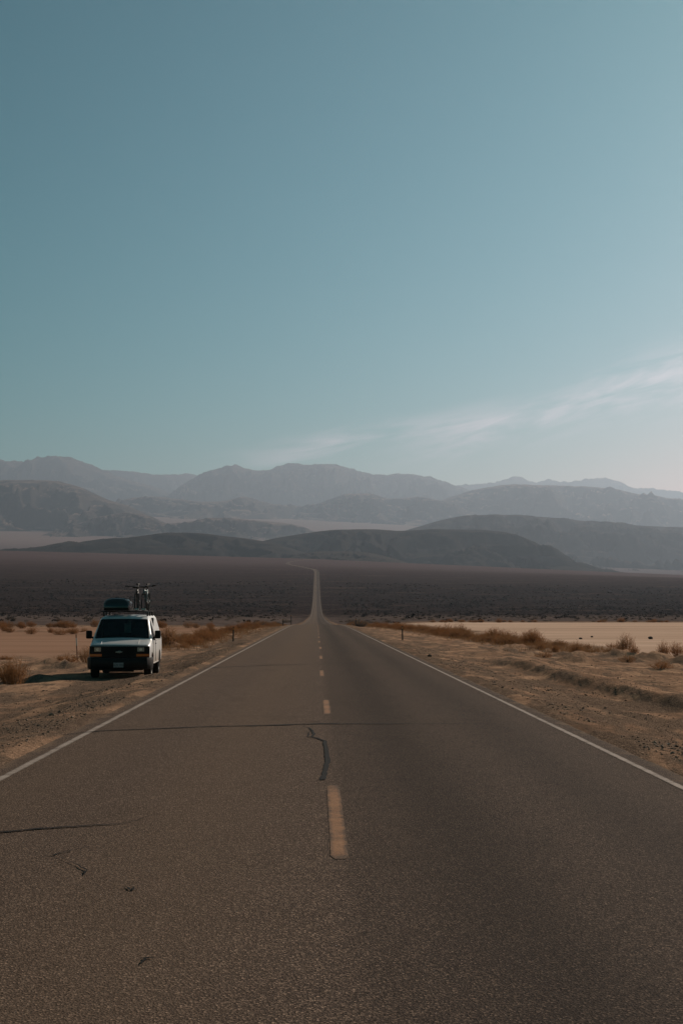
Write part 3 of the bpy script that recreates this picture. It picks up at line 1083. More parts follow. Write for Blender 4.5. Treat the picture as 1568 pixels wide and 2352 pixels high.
def slab(x0, x1, z0, z1, y0, y1, n=14):
    mb = MB()
    vs2, fs2 = [], []
    for i in range(n + 1):
        x = x0 + (x1 - x0) * i / n
        vs2 += [(x, y0 + nose(x, 0), z0), (x, y0 + nose(x, 0), z1), (x, y1 + nose(x, 0), z1), (x, y1 + nose(x, 0), z0)]
    for i in range(n):
        for k_ in range(4):
            a, b = i * 4 + k_, i * 4 + (k_ + 1) % 4
            fs2.append((a, b, b + 4, a + 4))
    fs2 += [(0, 1, 2, 3), (n * 4 + 3, n * 4 + 2, n * 4 + 1, n * 4)]
    return mb.add(vs2, fs2)


grille = slab(-.965, .965, .69, 1.045, -.02, .06).build("grille", M['plastic'], van)
for zb_ in (.735, .79, .845, .90, .955, 1.005):
    slab(-.52, .52, zb_ - .012, zb_ + .012, -.036, -.018, 10).build("grille_bar", M['plastic'], grille)
slab(-.965, .965, 1.022, 1.048, -.045, -.016).build("grille_frame", M['plastic'], grille)
bow = [(-.118, -.020), (-.096, .018), (-.040, .018), (-.032, .038), (.046, .038), (.040, .018), (.118, .018), (.096, -.020), (.040, -.020), (.032, -.040), (-.046, -.040), (-.040, -.020)]
MB().prism_y([(x, z + .862) for x, z in bow], -.062, -.030).build("emblem", M['chrome'], van)
for s in (-1, 1):
    a, b = sorted((s * .585, s * .80))
    h = slab(a, b, .875, 1.005, -.040, -.015, 5).build("headlight", M['lamp'], van)
    c = (s * .692, -.05 + nose(.69, 0), .94)
    MB().lathe_x([(0, .045), (.012, .045), (.014, .030), (.004, .0)], 14).warp(lambda x, y_, z_, c=c: (c[0] + y_, c[1] - x + .008, c[2] + z_)).build("bulb_ring", M['chrome'], h)
    a, b = sorted((s * .555, s * .955))
    slab(a, b, .715, .795, -.042, -.015, 8).build("turn_signal", M['amber'], van)
bp = MB()
npt = 26
prof = [(.02, .30), (-.10, .32), (-.155, .40), (-.165, .50), (-.165, .60), (-.13, .675), (.02, .685)]
path = []
for i in range(npt + 1):
    t = -1 + 2 * i / npt
    if abs(t) < .82:
        x = t / .82 * .96
        path.append((x, nose(x, 0), 0, -1))
    else:
        k_ = (abs(t) - .82) / .18
        path.append((math.copysign(.96 + .06 * min(1, k_ * 3), t), nose(.96, 0) + .06 * min(1, k_ * 3) + .30 * k_, math.copysign(min(1, k_ * 2.5), t), -max(0, 1 - k_ * 2.5)))
vs2, fs2 = [], []
for (px, py_, nx_, ny_) in path:
    for (d_, z_) in prof:
        o_ = -d_
        vs2.append((px + nx_ * o_ * .25, py_ + ny_ * o_ * 1.0 if ny_ else py_, z_))
m_ = len(prof)
for i in range(npt):
    for k_ in range(m_ - 1):
        fs2.append((i * m_ + k_, i * m_ + k_ + 1, (i + 1) * m_ + k_ + 1, (i + 1) * m_ + k_))
bump_o = bp.add(vs2, fs2).build("bumper", M['dull'], van)
MB().box((0, .08, .33), (1.55, .20, .12), .03).build("air_dam", M['plastic'], van)
MB().box((0, .06, .255), (.95, .12, .07), .02).build("air_dam", M['plastic'], van)
pl_ = MB().box((0, -.178, .445), (.32, .012, .165), .006).build("license_plate", M['plate'], van)
slabp = MB()
slabp.box((0, -.186, .520), (.30, .004, .008)).box((0, -.186, .370), (.30, .004, .008)).build("plate_border", M['ink'], pl_)
txt = bpy.data.curves.new("plate_lettering", 'FONT')
txt.body = "AZP 903"
txt.size = .088
txt.align_x = 'CENTER'
txt.extrude = .0015
txt.materials.append(M['ink'])
to = bpy.data.objects.new("plate_lettering", txt)
COL.objects.link(to)
to.parent = pl_
to.location = (0, -.187, .415)
to.rotation_euler = (R(90), 0, 0)
bpy.context.view_layer.update()
lm_ = bpy.data.meshes.new_from_object(to.evaluated_get(bpy.context.evaluated_depsgraph_get()))
bpy.data.objects.remove(to)
to = link("plate_lettering", lm_, None, pl_, (0, -.187, .415))
to.rotation_euler = (R(90), 0, 0)
# wheels
tyre_p = [(-.118, .235), (-.122, .29), (-.120, .335), (-.100, .364), (-.05, .372), (.05, .372), (.100, .364), (.120, .335), (.122, .29), (.118, .235)]
rim_p = [(.116, .24), (.105, .225), (.060, .215), (.045, .17), (.075, .12), (.085, .07), (.10, .055), (.10, 0.0)]
for wy in WY:
    for s in (-1, 1):
        wroot = empty("wheel", (s * .865, wy, .372))
        wroot.parent = van
        MB().lathe_x(tyre_p, 32).build("tyre", M['rubber'], wroot)
        MB().lathe_x([(x * s, r_) for x, r_ in rim_p], 28).build("rim", M['rim'], wroot)
# underbody, so that daylight shows only below it
MB().box((0, 2.75, .42), (1.1, 4.6, .10), .02).build("underbody", M['plastic'], van)
MB().tube([(-.7, WY[1], .37), (.7, WY[1], .37)], .06, 8).build("axle", M['plastic'], van)
MB().tube([(-.7, WY[0], .34), (.7, WY[0], .34)], .05, 8).build("axle", M['plastic'], van)
# mirrors
for s in (-1, 1):
    mr_ = MB().box((s * 1.135, 1.42, 1.40), (.20, .13, .27), .045).build("door_mirror", M['plastic'], van)
    MB().tube([(s * .97, 1.44, 1.28), (s * 1.09, 1.43, 1.33)], .032, 8).build("mirror_arm", M['plastic'], mr_)
    MB().box((s * 1.135, 1.487, 1.40), (.16, .006, .22), .01).build("mirror_glass", M['lamp'], mr_)
    # door gaps, handle, side moulding
    for yd in (1.32, 2.36):
        z1 = 1.15 if yd < 1.5 else 1.83
        ptsd = [(s * (W + .009), yd, .50), (s * (W + .010), yd, .85), (s * (W + .004), yd, 1.19)]
        if yd > 1.5:
            ptsd += [(s * ((W + wtop(yd)) / 2 + .004), yd, 1.55), (s * (wtop(yd) + .002), yd, 1.86)]
        MB().tube(ptsd, .007, 4).build("door_gap", M['plastic'], van)
    MB().tube([(s * (W + .006), y_, 1.19) for y_ in (2.4, 3.4, 4.4, 5.3)], .005, 4).build("door_gap", M['plastic'], van)
    MB().box((s * (W + .022), 2.25, 1.09), (.03, .15, .035), .012).build("door_handle", M['plastic'], van)
    MB().tube([(s * (W - .005), y_, .445) for y_ in (1.45, 2.3, 3.2, 3.85)], .018, 6).build("sill", M['paint'], van)
    # dark wheel-arch lip
    for wy in WY:
        MB().tube([(s * (W - .004), wy + (ARCH - .004) * math.cos(math.pi * i / 12), .37 + (ARCH - .004) * math.sin(math.pi * i / 12)) for i in range(13)], .012, 5).build("wheel_arch", M['plastic'], van)
for s in (-1, 1):
    MB().tube([(s * .60, q, ztop(q) + .005) for q in (.14, .3, .5, .7, .86)], .006, 4).build("hood_crease", M['paint'], van)
MB().tube([(x, .02 + nose(x, 0), 1.066) for x in (-.9, -.6, -.3, 0, .3, .6, .9)], .008, 5).build("hood_gap", M['plastic'], van)
# cabin
MB().box((0, 1.28, 1.12), (1.80, .55, .20), .06).build("dashboard", M['cabin'], van)
MB().box((0, 3.0, 1.2), (1.76, .03, 1.5)).build("bulkhead", M['cabin'], van)
for sx in (-.46, .46):
    MB().box((sx, 2.15, 1.25), (.52, .16, .70), .07, (R(-12), 0, 0)).box((sx, 1.92, .88), (.52, .52, .16), .06).box((sx, 2.24, 1.70), (.27, .11, .18), .045, (R(-8), 0, 0)).build("seat", M['seat'], van)
ring_ = [(.46 + .19 * math.cos(t * math.pi / 9), 1.56 + .07 * math.sin(t * math.pi / 9), 1.25 + .17 * math.sin(t * math.pi / 9)) for t in range(19)]
MB().tube(ring_, .014, 6, False).tube([(.46, 1.42, 1.15), (.46, 1.56, 1.25)], .03, 6).build("steering_wheel", M['cabin'], van)
MB().box((0, 1.66, 1.80), (.24, .03, .065), .015).build("rear_view_mirror", M['cabin'], van)
# roof rack: three bars on feet, bike trays with clamp uprights
rk = empty("roof_rack", (0, 0, 0))
rk.parent = van
for yb in (2.15, 3.15, 4.25):
    MB().tube([(-.84, yb, 2.165), (.84, yb, 2.165)], .021, 8).build("crossbar", M['black_metal'], rk)
    for s in (-1, 1):
        MB().box((s * .735, yb, 2.085), (.06, .11, .15), .02).build("rack_foot", M['black_metal'], rk)
BIKES = [(.35, 2.28, R(2)), (.58, 2.42, R(-3))]
for bx_, by_, bz_ in BIKES:
    MB().box((bx_, by_ + .70, 2.205), (.085, 1.85, .022), .008).build("bike_tray", M['black_metal'], rk)
    MB().box((bx_, by_ - .02, 2.235), (.16, .07, .06), .015).build("fork_mount", M['steel'], rk)
for xa, za in ((.10, 2.66), (.745, 2.70)):
    MB().tube([(xa, 2.62, 2.20), (xa, 2.64, za), (xa + .05 * (1 if xa < .4 else -1), 2.66, za + .01)], .018, 6).box((xa, 2.62, 2.21), (.06, .09, .06), .015).build("clamp_arm", M['black_metal'], rk)


def van_pt(x, y_, z):
    c, s = math.cos(VAN_RZ), math.sin(VAN_RZ)
    return (VAN_X + c * x - s * y_, VAN_Y + s * x + c * y_, VAN_Z + z)


# pale sheet behind the windshield
pp = empty("paper_sheet", van_pt(.10, 1.86, 1.45), VAN_RZ)
tag(pp, "pale paper sheet showing behind the van windshield", "paper")
MB().box((0, 0, .17), (.22, .006, .34), 0, (R(-10), 0, 0)).build("sheet", M['paper'], pp)
MB().box((0.05, 0.03, .37), (.09, .005, .10), 0, (R(-10), 0, 0)).build("flap", M['paper'], pp)

# roof box
bxm = plain("roof_box_shell", (.030, .036, .039), .18, 0, .6, .06)
rb = empty("roof_box", van_pt(-.30, 1.95, 2.19), VAN_RZ)
tag(rb, "dark glossy cargo box strapped on the van's roof rack", "roof box")


def shell(z0, z1, wid0, wid1, len_, taper):
    mb = MB()
    nl, nn = 14, 16
    vs3, fs3 = [], []
    for i in range(nl + 1):
        t = i / nl
        e = min(1, (min(t, 1 - t) / .16))
        e = math.sqrt(max(0, 1 - (1 - e) ** 2))
        hgt = z0 + (z1 - z0) * (.40 + .60 * e)
        wd = wid0 * (.86 + .14 * e)
        for k_ in range(nn + 1):
            a = math.pi * k_ / nn
            cx_, sz_ = math.cos(a), math.sin(a)
            xx = math.copysign(abs(cx_) ** .68, cx_) * wd
            zz = z0 + (hgt - z0) * sz_ ** .62
            vs3.append((xx, t * len_, zz))
    for i in range(nl):
        for k_ in range(nn):
            a = i * (nn + 1) + k_
            fs3.append((a, a + 1, a + nn + 2, a + nn + 1))
    fs3.append(tuple(range(nn + 1)))
    fs3.append(tuple(nl * (nn + 1) + k_ for k_ in range(nn + 1))[::-1])
    return mb.add(vs3, fs3)


shell(.10, .43, .45, .4, 1.55, .1).build("lid", bxm, rb, angle=60)
MB().box((0, .775, .055), (.86, 1.50, .10), .04).build("tray", M['plastic'], rb)
MB().box((0, .775, .102), (.90, 1.56, .014), .006).build("seam", M['plastic'], rb)
for yk in (.28, 1.15):
    MB().tube([(.435 * math.copysign(abs(math.cos(a)) ** .68, math.cos(a)) * 1.03, yk, .10 + .335 * math.sin(a) ** .62) for a in [math.pi * i / 16 for i in range(17)]], .012, 5).build("strap", M['plastic'], rb)
for yk in (.35, 1.2):
    MB().box((.445, yk, .12), (.03, .07, .06), .01).build("latch", M['chrome'], rb)

# mountain bikes, front wheels off, forks in the mounts, facing the camera


def bike(label, frame_c, loc, lean, bar_tilt):
    fm_ = plain("bike_frame_paint", frame_c, .4, 0, .4)
    b = empty("mountain_bike", loc, VAN_RZ + lean)
    tag(b, label, "bicycle", "bicycles on the van roof")
    HT, HB = (0, .11, .70), (0, .075, .575)
    BBp, ST, RW = (0, .60, .295), (0, .80, .72), (0, 1.02, .325)
    f = MB()
    f.tube([HB, HT], .030, 8).tube([(0, .08, .60), BBp], .032, 8).tube([(0, .105, .67), (0, .775, .655)], .024, 8).tube([BBp, ST], .022, 8)
    for s in (-1, 1):
        f.tube([(s * .02, .76, .60), (s * .062, 1.02, .325)], .010, 6).tube([(s * .03, .62, .295), (s * .062, 1.02, .325)], .011, 6)
    f.build("frame", fm_, b)
    fk = MB()
    fk.box((0, .06, .545), (.155, .05, .05), .015)
    for s in (-1, 1):
        fk.tube([(s * .062, .055, .55), (s * .062, .015, .27)], .019, 8).tube([(s * .062, .02, .36), (s * .062, -.01, .055)], .028, 8)
    fko = fk.build("fork", M['black_metal'], b)
    MB().tube([(-.075, -.01, .06), (.075, -.01, .06)], .012, 6).build("axle", M['steel'], fko)
    stm = MB().tube([HT, (0, .105, .755)], .018, 8).tube([(0, .11, .745), (0, .03, .775)], .018, 8).build("stem", M['black_metal'], b)
    hb_ = []
    for t in (-1, -.72, -.45, -.12, .12, .45, .72, 1):
        hb_.append((t * .395, .03 + .045 * abs(t) ** 2, .775 + .03 * min(1, abs(t) * 2) + t * bar_tilt))
    hbar = MB().tube(hb_, .013, 8).build("handlebar", M['black_metal'], b)
    for s in (-1, 1):
        e0, e1 = hb_[0 if s < 0 else -1], hb_[1 if s < 0 else -2]
        MB().tube([e0, e1], .020, 8).build("grip", M['rubber'], hbar)
        MB().tube([(e1[0] * .95, e1[1] - .01, e1[2] - .015), (e1[0] * 1.12, e1[1] - .055, e1[2] - .035)], .009, 5).box((e1[0] * .93, e1[1] - .01, e1[2] - .02), (.05, .03, .03), .008).build("brake_lever", M['black_metal'], hbar)
    MB().tube([(0, .795, .70), (0, .83, .865)], .014, 8).build("seat_post", M['black_metal'], b)
    sd = MB()
    sad = [(-.14, .010), (-.06, .022), (.02, .045), (.09, .068), (.13, .066), (.15, .04)]
    v4, f4 = [], []
    for yy_, ww_ in sad:
        for k_ in range(9):
            a = math.pi * k_ / 8
            v4.append((ww_ * math.cos(a), .84 + yy_, .87 + .045 * math.sin(a) ** .6 + .02 * (yy_ > .08)))
    for i in range(len(sad) - 1):
        for k_ in range(8):
            a = i * 9 + k_
            f4.append((a, a + 1, a + 10, a + 9))
        f4.append((i * 9 + 8, i * 9, (i + 1) * 9, (i + 1) * 9 + 8))
    f4 += [tuple(range(9)), tuple((len(sad) - 1) * 9 + k_ for k_ in range(9))[::-1]]
    sd.add(v4, f4).build("saddle", M['rubber'], b)
    w = empty("wheel", RW)
    w.parent = b
    MB().lathe_x([(.0 + .031 * math.cos(a), .308 + .031 * math.sin(a)) for a in [2 * math.pi * i / 8 for i in range(8)]], 30, closed=True).build("tyre", M['rubber'], w)
    MB().lathe_x([(-.011, .288), (.011, .288), (.011, .275), (-.011, .275)], 30, closed=True).build("rim", M['black_metal'], w)
    sp = MB().tube([(-.05, 0, 0), (.05, 0, 0)], .018, 8)
    for i in range(16):
        a = 2 * math.pi * i / 16
        sp.tube([(.03 * (-1) ** i, 0, 0), (0, .28 * math.cos(a), .28 * math.sin(a))], .002, 3, False)
    sp.build("spokes", M['steel'], w)
    MB().lathe_x([(.052, .050), (.058, .050), (.058, .018), (.052, .018)], 16, closed=True).build("cassette", M['steel'], w)
    ck = empty("crankset", BBp)
    ck.parent = b
    MB().lathe_x([(.040, .085), (.046, .085), (.046, .03), (.040, .03)], 18, closed=True).build("chainring", M['black_metal'], ck)
    for s in (-1, 1):
        MB().tube([(s * .05, 0, 0), (s * .075, -s * .10, -s * .135)], .011, 6).build("crank_arm", M['black_metal'], ck)
        MB().box((s * .125, -s * .10, -s * .135), (.09, .075, .02), .006).build("pedal", M['black_metal'], ck)
    return b


bike("black mountain bike on the roof rack next to the cargo box", (.02, .018, .018), van_pt(BIKES[0][0], BIKES[0][1], 2.215), R(2), -.012)
bike("teal-framed mountain bike on the roof rack near the van's sunlit side", (.02, .10, .115), van_pt(BIKES[1][0], BIKES[1][1], 2.215), R(-4), .035)

# ------------------------------------------------------------------ marker posts
M['post_dark'] = plain("weathered_dark_post", (.045, .038, .033), .8)
M['post_red'] = plain("faded_orange_fibre_post", (.42, .20, .13), .6)
M['post_white'] = plain("post_white_band", (.62, .56, .50), .6)
M['reflector'] = plain("amber_reflector", (.45, .20, .05), .25)


def marker_post(label, x, y_, h, w, red=False, lean=0.0, parts=True):
    z = tz(x, y_)
    r_ = empty("marker_post", (x, y_, z - .03))
    r_.rotation_euler = (0, lean, 0)
    tag(r_, label, "post", "roadside marker posts")
    if red:
        MB().box((0, 0, h * .31), (w, .02, h * .62), .006).build("shaft", M['post_red'], r_)
        MB().box((0, 0, h * .75), (w * .98, .018, h * .26), .006).build("white_band", M['post_white'], r_)
        MB().box((0, 0, h * .94), (w, .02, h * .12), .006).build("cap", M['post_red'], r_)
    else:
        MB().prism_y([(-w / 2, 0), (w / 2, 0), (w / 2, h - .02), (w * .3, h), (-w * .3, h), (-w / 2, h - .02)], -.012, .012).box((0, .02, h * .5), (w * .3, .03, h), .004).build("shaft", M['post_dark'], r_)
        if parts:
            MB().box((0, -.016, h - .13), (w * .8, .008, .14), .004).build("reflector", M['reflector'], r_)
    return r_


marker_post("thin faded orange and white marker post leaning beside the van", -10.55, 63.4, 1.30, .06, True, R(-3.4))
marker_post("dark marker post at the left verge beyond the van", -5.85, 100.5, 1.02, .10, False, R(1))
marker_post("dark marker post on the right verge", 6.35, 105.5, 1.06, .10, False, R(-1))
marker_post("small far marker post on the right verge where the shrub row starts", 5.9, 214, 1.2, .14, False, 0)
marker_post("small far marker post at the left road bend in the verge", -5.45, 232, 1.15, .14, False, 0)
marker_post("tall far marker post left of the road among dark brush", -5.6, 315, 2.4, .16, False, 0)

# ------------------------------------------------------------------ stones
rkm = Mat("dark_stone")
rn = rkm.noise(rkm.obj(), 14, 5, .65)
stone_mat = rkm.done(rkm.mix(rkm.rng(rn, .3, .7), (.030, .024, .021), (.10, .075, .058)), .9, rkm.bump(rn, .6, .02), 0, .2)


def stone(name, label, x, y_, s, seed, sq=.7):
    bm = bmesh.new()
    bmesh.ops.create_icosphere(bm, subdivisions=2, radius=1)
    r2 = np.random.default_rng(seed)
    axes = r2.normal(size=(7, 3))
    axes /= np.linalg.norm(axes, axis=1)[:, None]
    cut = r2.uniform(.55, .9, 7)
    for v in bm.verts:
        p = np.array(v.co)
        for a, c in zip(axes, cut):
            d = p @ a
            if d > c:
                p = p - a * (d - c)
        v.co = Vector((p[0] * s, p[1] * s * .85, p[2] * s * sq))
    me = bpy.data.meshes.new(name)
    bm.to_mesh(me)
    bm.free()
    o = link(name, me, stone_mat, None, (x, y_, tz(x, y_) + s * sq * .45))
    return tag(o, label, "stone", "loose stones")


stone("stone", "fist-sized dark stone on the gravel between the van and the road", -4.49, 45.9, .075, 1)
stone("stone", "small dark stone at the right edge of the asphalt", 4.55, 57.5, .09, 2)
stone("stone", "largest dark stone lying on the pale lake bed", 28.6, 122, .24, 3)
stone("stone", "left dark stone of the pair on the pale lake bed", 22.6, 122, .17, 4)
stone("stone", "far dark stone of the pair on the pale lake bed", 25.3, 131, .14, 5)

gr = Mat("gravel_stone")
gri = gr.n('ShaderNodeNewGeometry').outputs['Random Per Island']
gravel_mat = gr.done(gr.mix(gri, (.075, .055, .044), (.36, .25, .18)), .9, None, 0, .2)
OCT = np.array([(1, 0, 0), (-1, 0, 0), (0, 1, 0), (0, -1, 0), (0, 0, 1), (0, 0, -1)], float)
OCF = np.array([(0, 2, 4), (2, 1, 4), (1, 3, 4), (3, 0, 4), (2, 0, 5), (1, 2, 5), (3, 1, 5), (0, 3, 5)])
NG = 34000
gy = 9 + 75 * rng.random(NG) ** 1.5
sidev = rng.random(NG) < .46
gx_ = np.where(sidev, -4.15 - rng.exponential(1.9, NG), 4.15 + rng.exponential(3.4, NG)) + RX0
keep = (np.abs(gx_) < 15) & ~((np.abs(gx_ - VAN_X) < 1.1) & (gy > 46.5) & (gy < 52))
gx_, gy = gx_[keep], gy[keep]
clump = fbm(gx_ / 2.2, gy / 5.0, 3, 91)
keep = rng.random(len(gx_)) < np.clip(.55 + 1.0 * clump, .05, 1)
gx_, gy = gx_[keep], gy[keep]
gz = terrain(gx_, gy)[0]
gs = np.clip(rng.lognormal(-4.35, .45, len(gx_)), .006, .05)
ang = rng.random(len(gx_)) * 6.28
jit_ = rng.uniform(.6, 1.25, (len(gx_), 6, 1))
V_ = OCT[None] * jit_ * np.array([1, .85, .6])
ca, sa = np.cos(ang)[:, None], np.sin(ang)[:, None]
V_ = np.stack([V_[..., 0] * ca - V_[..., 1] * sa, V_[..., 0] * sa + V_[..., 1] * ca, V_[..., 2]], -1) * gs[:, None, None]
V_ += np.stack([gx_, gy, gz + gs * .2], -1)[:, None, :]
F_ = OCF[None] + (np.arange(len(gx_)) * 6)[:, None, None]
tag(link("gravel", np_mesh("gravel", V_.reshape(-1, 3), None, F_.reshape(-1, 3), False), gravel_mat), "loose gravel scattered over both road verges", "gravel", kind="stuff")

# ------------------------------------------------------------------ shrubs


def twig_mat(name, a, b, c):
    m = Mat(name)
    g = m.n('ShaderNodeNewGeometry').outputs['Random Per Island']
    oi = m.n('ShaderNodeObjectInfo').outputs['Random']
    colr = m.mix(g, a, b)
    colr = m.mix(m.rng(oi, 0, 1, 0, .6, False), colr, c)
    d = m.n('ShaderNodeBsdfDiffuse', Color=colr)
    tr = m.n('ShaderNodeBsdfTranslucent', Color=colr)
    mx = m.n('ShaderNodeMixShader', Fac=.5)
    m.t.links.new(d.outputs[0], mx.inputs[1])
    m.t.links.new(tr.outputs[0], mx.inputs[2])
    m.t.links.new(mx.outputs[0], m.out.inputs['Surface'])
    return m.m


rust_mat = twig_mat("rust_dry_twigs", (.25, .108, .042), (.145, .066, .030), (.20, .112, .058))
dark_mat = twig_mat("dark_scrub_twigs", (.065, .052, .042), (.14, .105, .078), (.11, .085, .066))
stem_mat = plain("shrub_stem", (.06, .042, .030), .9)


def twigs(seed, n, spread, height, w0, lean_out=.9, tip=3):
    """upright dry twigs that fan out from one root crown; each forks into finer sprays"""
    r2 = np.random.default_rng(seed)
    vs5, ts5 = [], []

    def blade(p0, p1, p2, w):
        d = p2 - p0
        side_ = np.cross(d, r2.normal(size=3))
        side_ /= np.linalg.norm(side_) + 1e-9
        o = len(vs5)
        vs5.extend([p0 - side_ * w * .5, p0 + side_ * w * .5, p1 + side_ * w * .4, p1 - side_ * w * .4, p2])
        ts5.extend([(o, o + 1, o + 2), (o, o + 2, o + 3), (o + 3, o + 2, o + 4)])
    for i in range(n):
        a = r2.random() * 2 * math.pi
        rr = math.sqrt(r2.random())
        base = np.array([math.cos(a) * rr * spread * .38, math.sin(a) * rr * spread * .38, -.03])
        hh = height * (1 - .45 * rr ** 2) * r2.uniform(.55, 1.08)
        out = np.array([math.cos(a), math.sin(a), 0]) * rr * spread * lean_out * r2.uniform(.5, 1.1) * .62
        wob = r2.normal(size=3) * spread * .07
        top = base + out + np.array([0, 0, hh]) + wob
        mid = base * .5 + top * .5 + r2.normal(size=3) * spread * .05
        mid[2] = max(mid[2], .02)
        blade(base, mid, top, w0)
        for _ in range(tip):
            t = r2.uniform(.3, .9)
            q = base + (top - base) * t
            dirn = np.array([r2.normal() * .5, r2.normal() * .5, r2.uniform(.35, 1.0)])
            L = height * r2.uniform(.14, .30)
            blade(q, q + dirn * L * .5 + r2.normal(size=3) * .01, q + dirn * L, w0 * .7)
    return np_mesh("twigs", np.array(vs5), None, np.array(ts5), False)


rust_meshes = [twigs(100 + i, 120, .55 + .12 * (i % 3), .70 + .16 * ((i * 2) % 5) / 2, .012, .8 + .12 * (i % 4), 6) for i in range(7)]
low_meshes = [twigs(140 + i, 100, .62, .42, .012, 1.15, 5) for i in range(4)]
dark_meshes = [twigs(170 + i, 60, .75, .80, .05, 1.15, 3) for i in range(4)]
for me in rust_meshes + low_meshes:
    me.materials.append(rust_mat)
for me in dark_meshes:
    me.materials.append(dark_mat)
stem_mesh = MB().tube([(0, 0, -.05), (.02, .01, .06), (.03, .02, .16)], [.035, .028, .014], 6).tube([(0, 0, .02), (-.06, .03, .13)], [.02, .010], 5).tube([(.01, 0, .03), (.05, -.06, .14)], [.02, .010], 5)
stem_obj = stem_mesh.build("root_stem", stem_mat)
stem_me = stem_obj.data
bpy.data.objects.remove(stem_obj)


def shrub(label, group, x, y_, sc, meshes, name="dry_shrub", sz=1.0, parts=True):
    z = tz(x, y_)
    if parts:
        r_ = empty(name, (x, y_, z), random.random() * 6.28)
        r_.scale = (sc, sc, sc * sz)
        link("twigs", random.choice(meshes), None, r_)
        link("root_stem", stem_me, None, r_)
    else:
        r_ = link(name, random.choice(meshes), None, None, (x, y_, z))
        r_.rotation_euler = (0, 0, random.random() * 6.28)
        r_.scale = (sc, sc, sc * sz)
    return tag(r_, label, "shrub", group)


# the ones that stand out
GN = "shrubs near the van"
shrub("tall feathery rust shrub left of the van's shadow", GN, -9.15, 43.4, 1.1, rust_meshes, sz=1.0)
shrub("sparse rust shrub at the photo's left edge beside a dark mound", GN, -9.9, 46.3, .95, rust_meshes, sz=1.0)
shrub("low rust shrub cut by the photo's left edge below the dark mound", GN, -9.75, 42.6, .55, low_meshes)
shrub("low rust shrub behind the mounds left of the orange marker post", GN, -10.6, 61.5, .9, low_meshes, sz=1.2)
shrub("rust shrub touching the van's front corner behind the bumper", GN, -9.3, 58.5, 1.05, rust_meshes, sz=.9)
shrub("brown shrub at the van's rear wheel on the road side", GN, -7.85, 84.5, .95, low_meshes, sz=1.1)
GR = "shrubs right of the road"
shrub("big bushy rust shrub at the corner of the pale lake bed", GR, 15.2, 101, 1.55, rust_meshes, sz=.92)
shrub("wide rust shrub left of the bushy corner shrub", GR, 14.1, 106, 1.35, rust_meshes, sz=.9)
shrub("upright rust shrub in front of the pale lake bed on a mound", GR, 18.2, 84, 1.25, rust_meshes, sz=1.0)
shrub("feathery rust shrub behind the roundest dark mound on the right", GR, 19.0, 75, 1.0, rust_meshes, sz=1.0)
shrub("spindly rust shrub at the right edge of the photo behind the mounds", GR, 17.6, 72.2, .8, rust_meshes, sz=1.2)
shrub("lone low orange shrub on open gravel near the right edge", GR, 13.9, 57.5, 1.0, low_meshes, sz=.9)
shrub("faint low orange shrub on the gravel behind the lone one", GR, 14.5, 66.5, .9, low_meshes, sz=1.1)
shrub("low orange shrub left of the first dark mound on the right verge", GR, 11.3, 71, 1.0, low_meshes, sz=1.0)
shrub("broad dark olive shrub where the right shrub row meets the road", GR, 6.9, 226, 2.2, dark_meshes, sz=.8)

random.seed(23)
# rows along the road
ORD = ["nearest", "second nearest", "third nearest", "fourth nearest", "fifth nearest", "sixth nearest", "seventh nearest", "eighth nearest"]


def shrub_row(n, y0, y1, px, pxs, jx, smin, smax, zmin, zmax, meshes, where, group):
    ysr = sorted(y0 * (y1 / y0) ** ((i + random.uniform(-.4, .4)) / (n - 1)) for i in range(n))
    for i, yy_ in enumerate(ysr):
        xx_ = float(np.interp(yy_, px, pxs)) + random.uniform(-jx, jx)
        lab = (ORD[i] + " rust shrub in the row along the " + where) if i < len(ORD) else ("rust shrub in the far dense row along the " + where)
        shrub(lab, group, xx_, yy_, random.uniform(smin, smax), meshes, sz=random.uniform(zmin, zmax))


shrub_row(74, 88, 340, [85, 120, 200, 300, 350], [-9.3, -9.5, -9.4, -9.0, -8.6], 1.5, 0.75, 1.75, .55, 1.0, rust_meshes + low_meshes, "left verge beyond the van", "left verge shrub row")
shrub_row(90, 94, 330, [88, 105, 140, 200, 270, 330], [16.0, 14.6, 13.3, 11.2, 9.4, 8.2], 1.5, 1.0, 2.1, .45, .85, rust_meshes + low_meshes[:2], "right verge before the pale lake bed", "right verge shrub row")
NTH = ["leftmost", "second from left", "third from left", "fourth from left", "fifth from left", "sixth from left", "sixth from right", "fifth from right", "fourth from right", "third from right", "second from right", "rightmost"]


def counted(places, meshes, what, group):
    """a handful of look-alikes, told apart by counting across the picture"""
    places.sort(key=lambda p: p[0] / p[1])
    for nth, (xx_, yy_, sc, zz_) in zip(NTH, places):
        shrub(nth + " of twelve " + what, group, xx_, yy_, sc, meshes, sz=zz_)


counted([(random.uniform(12.5, 19.5), random.uniform(72, 98), random.uniform(.55, .95), random.uniform(.8, 1.1)) for _ in range(12)], rust_meshes + low_meshes, "short shrubs among the mounds on the right verge", "shrubs among the right mounds")
counted([(random.uniform(-17, -10.5), random.uniform(56, 72), random.uniform(.5, .85), random.uniform(.7, 1.1)) for _ in range(12)], low_meshes, "low shrubs at the near rim of the brown lake bed", "shrubs at the near rim of the brown lake bed")
for i in range(30):
    t = random.random()
    xx_ = -15 - 45 * t
    yy_ = 214 + random.gauss(0, 6)
    shrub("rust dry shrub along the far rim of the brown lake bed", "shrubs along the far rim of the brown lake bed", xx_, yy_, random.uniform(1.1, 2.0), rust_meshes, sz=random.uniform(.6, .95))
counted([((-30, -33.5, -24, -27)[_ % 4] + random.gauss(0, 1.4), random.gauss(158, 6), random.uniform(.9, 1.6), random.uniform(.5, .85)) for _ in range(12)], rust_meshes, "rust shrubs standing out on the brown lake bed", "shrubs out on the brown lake bed")
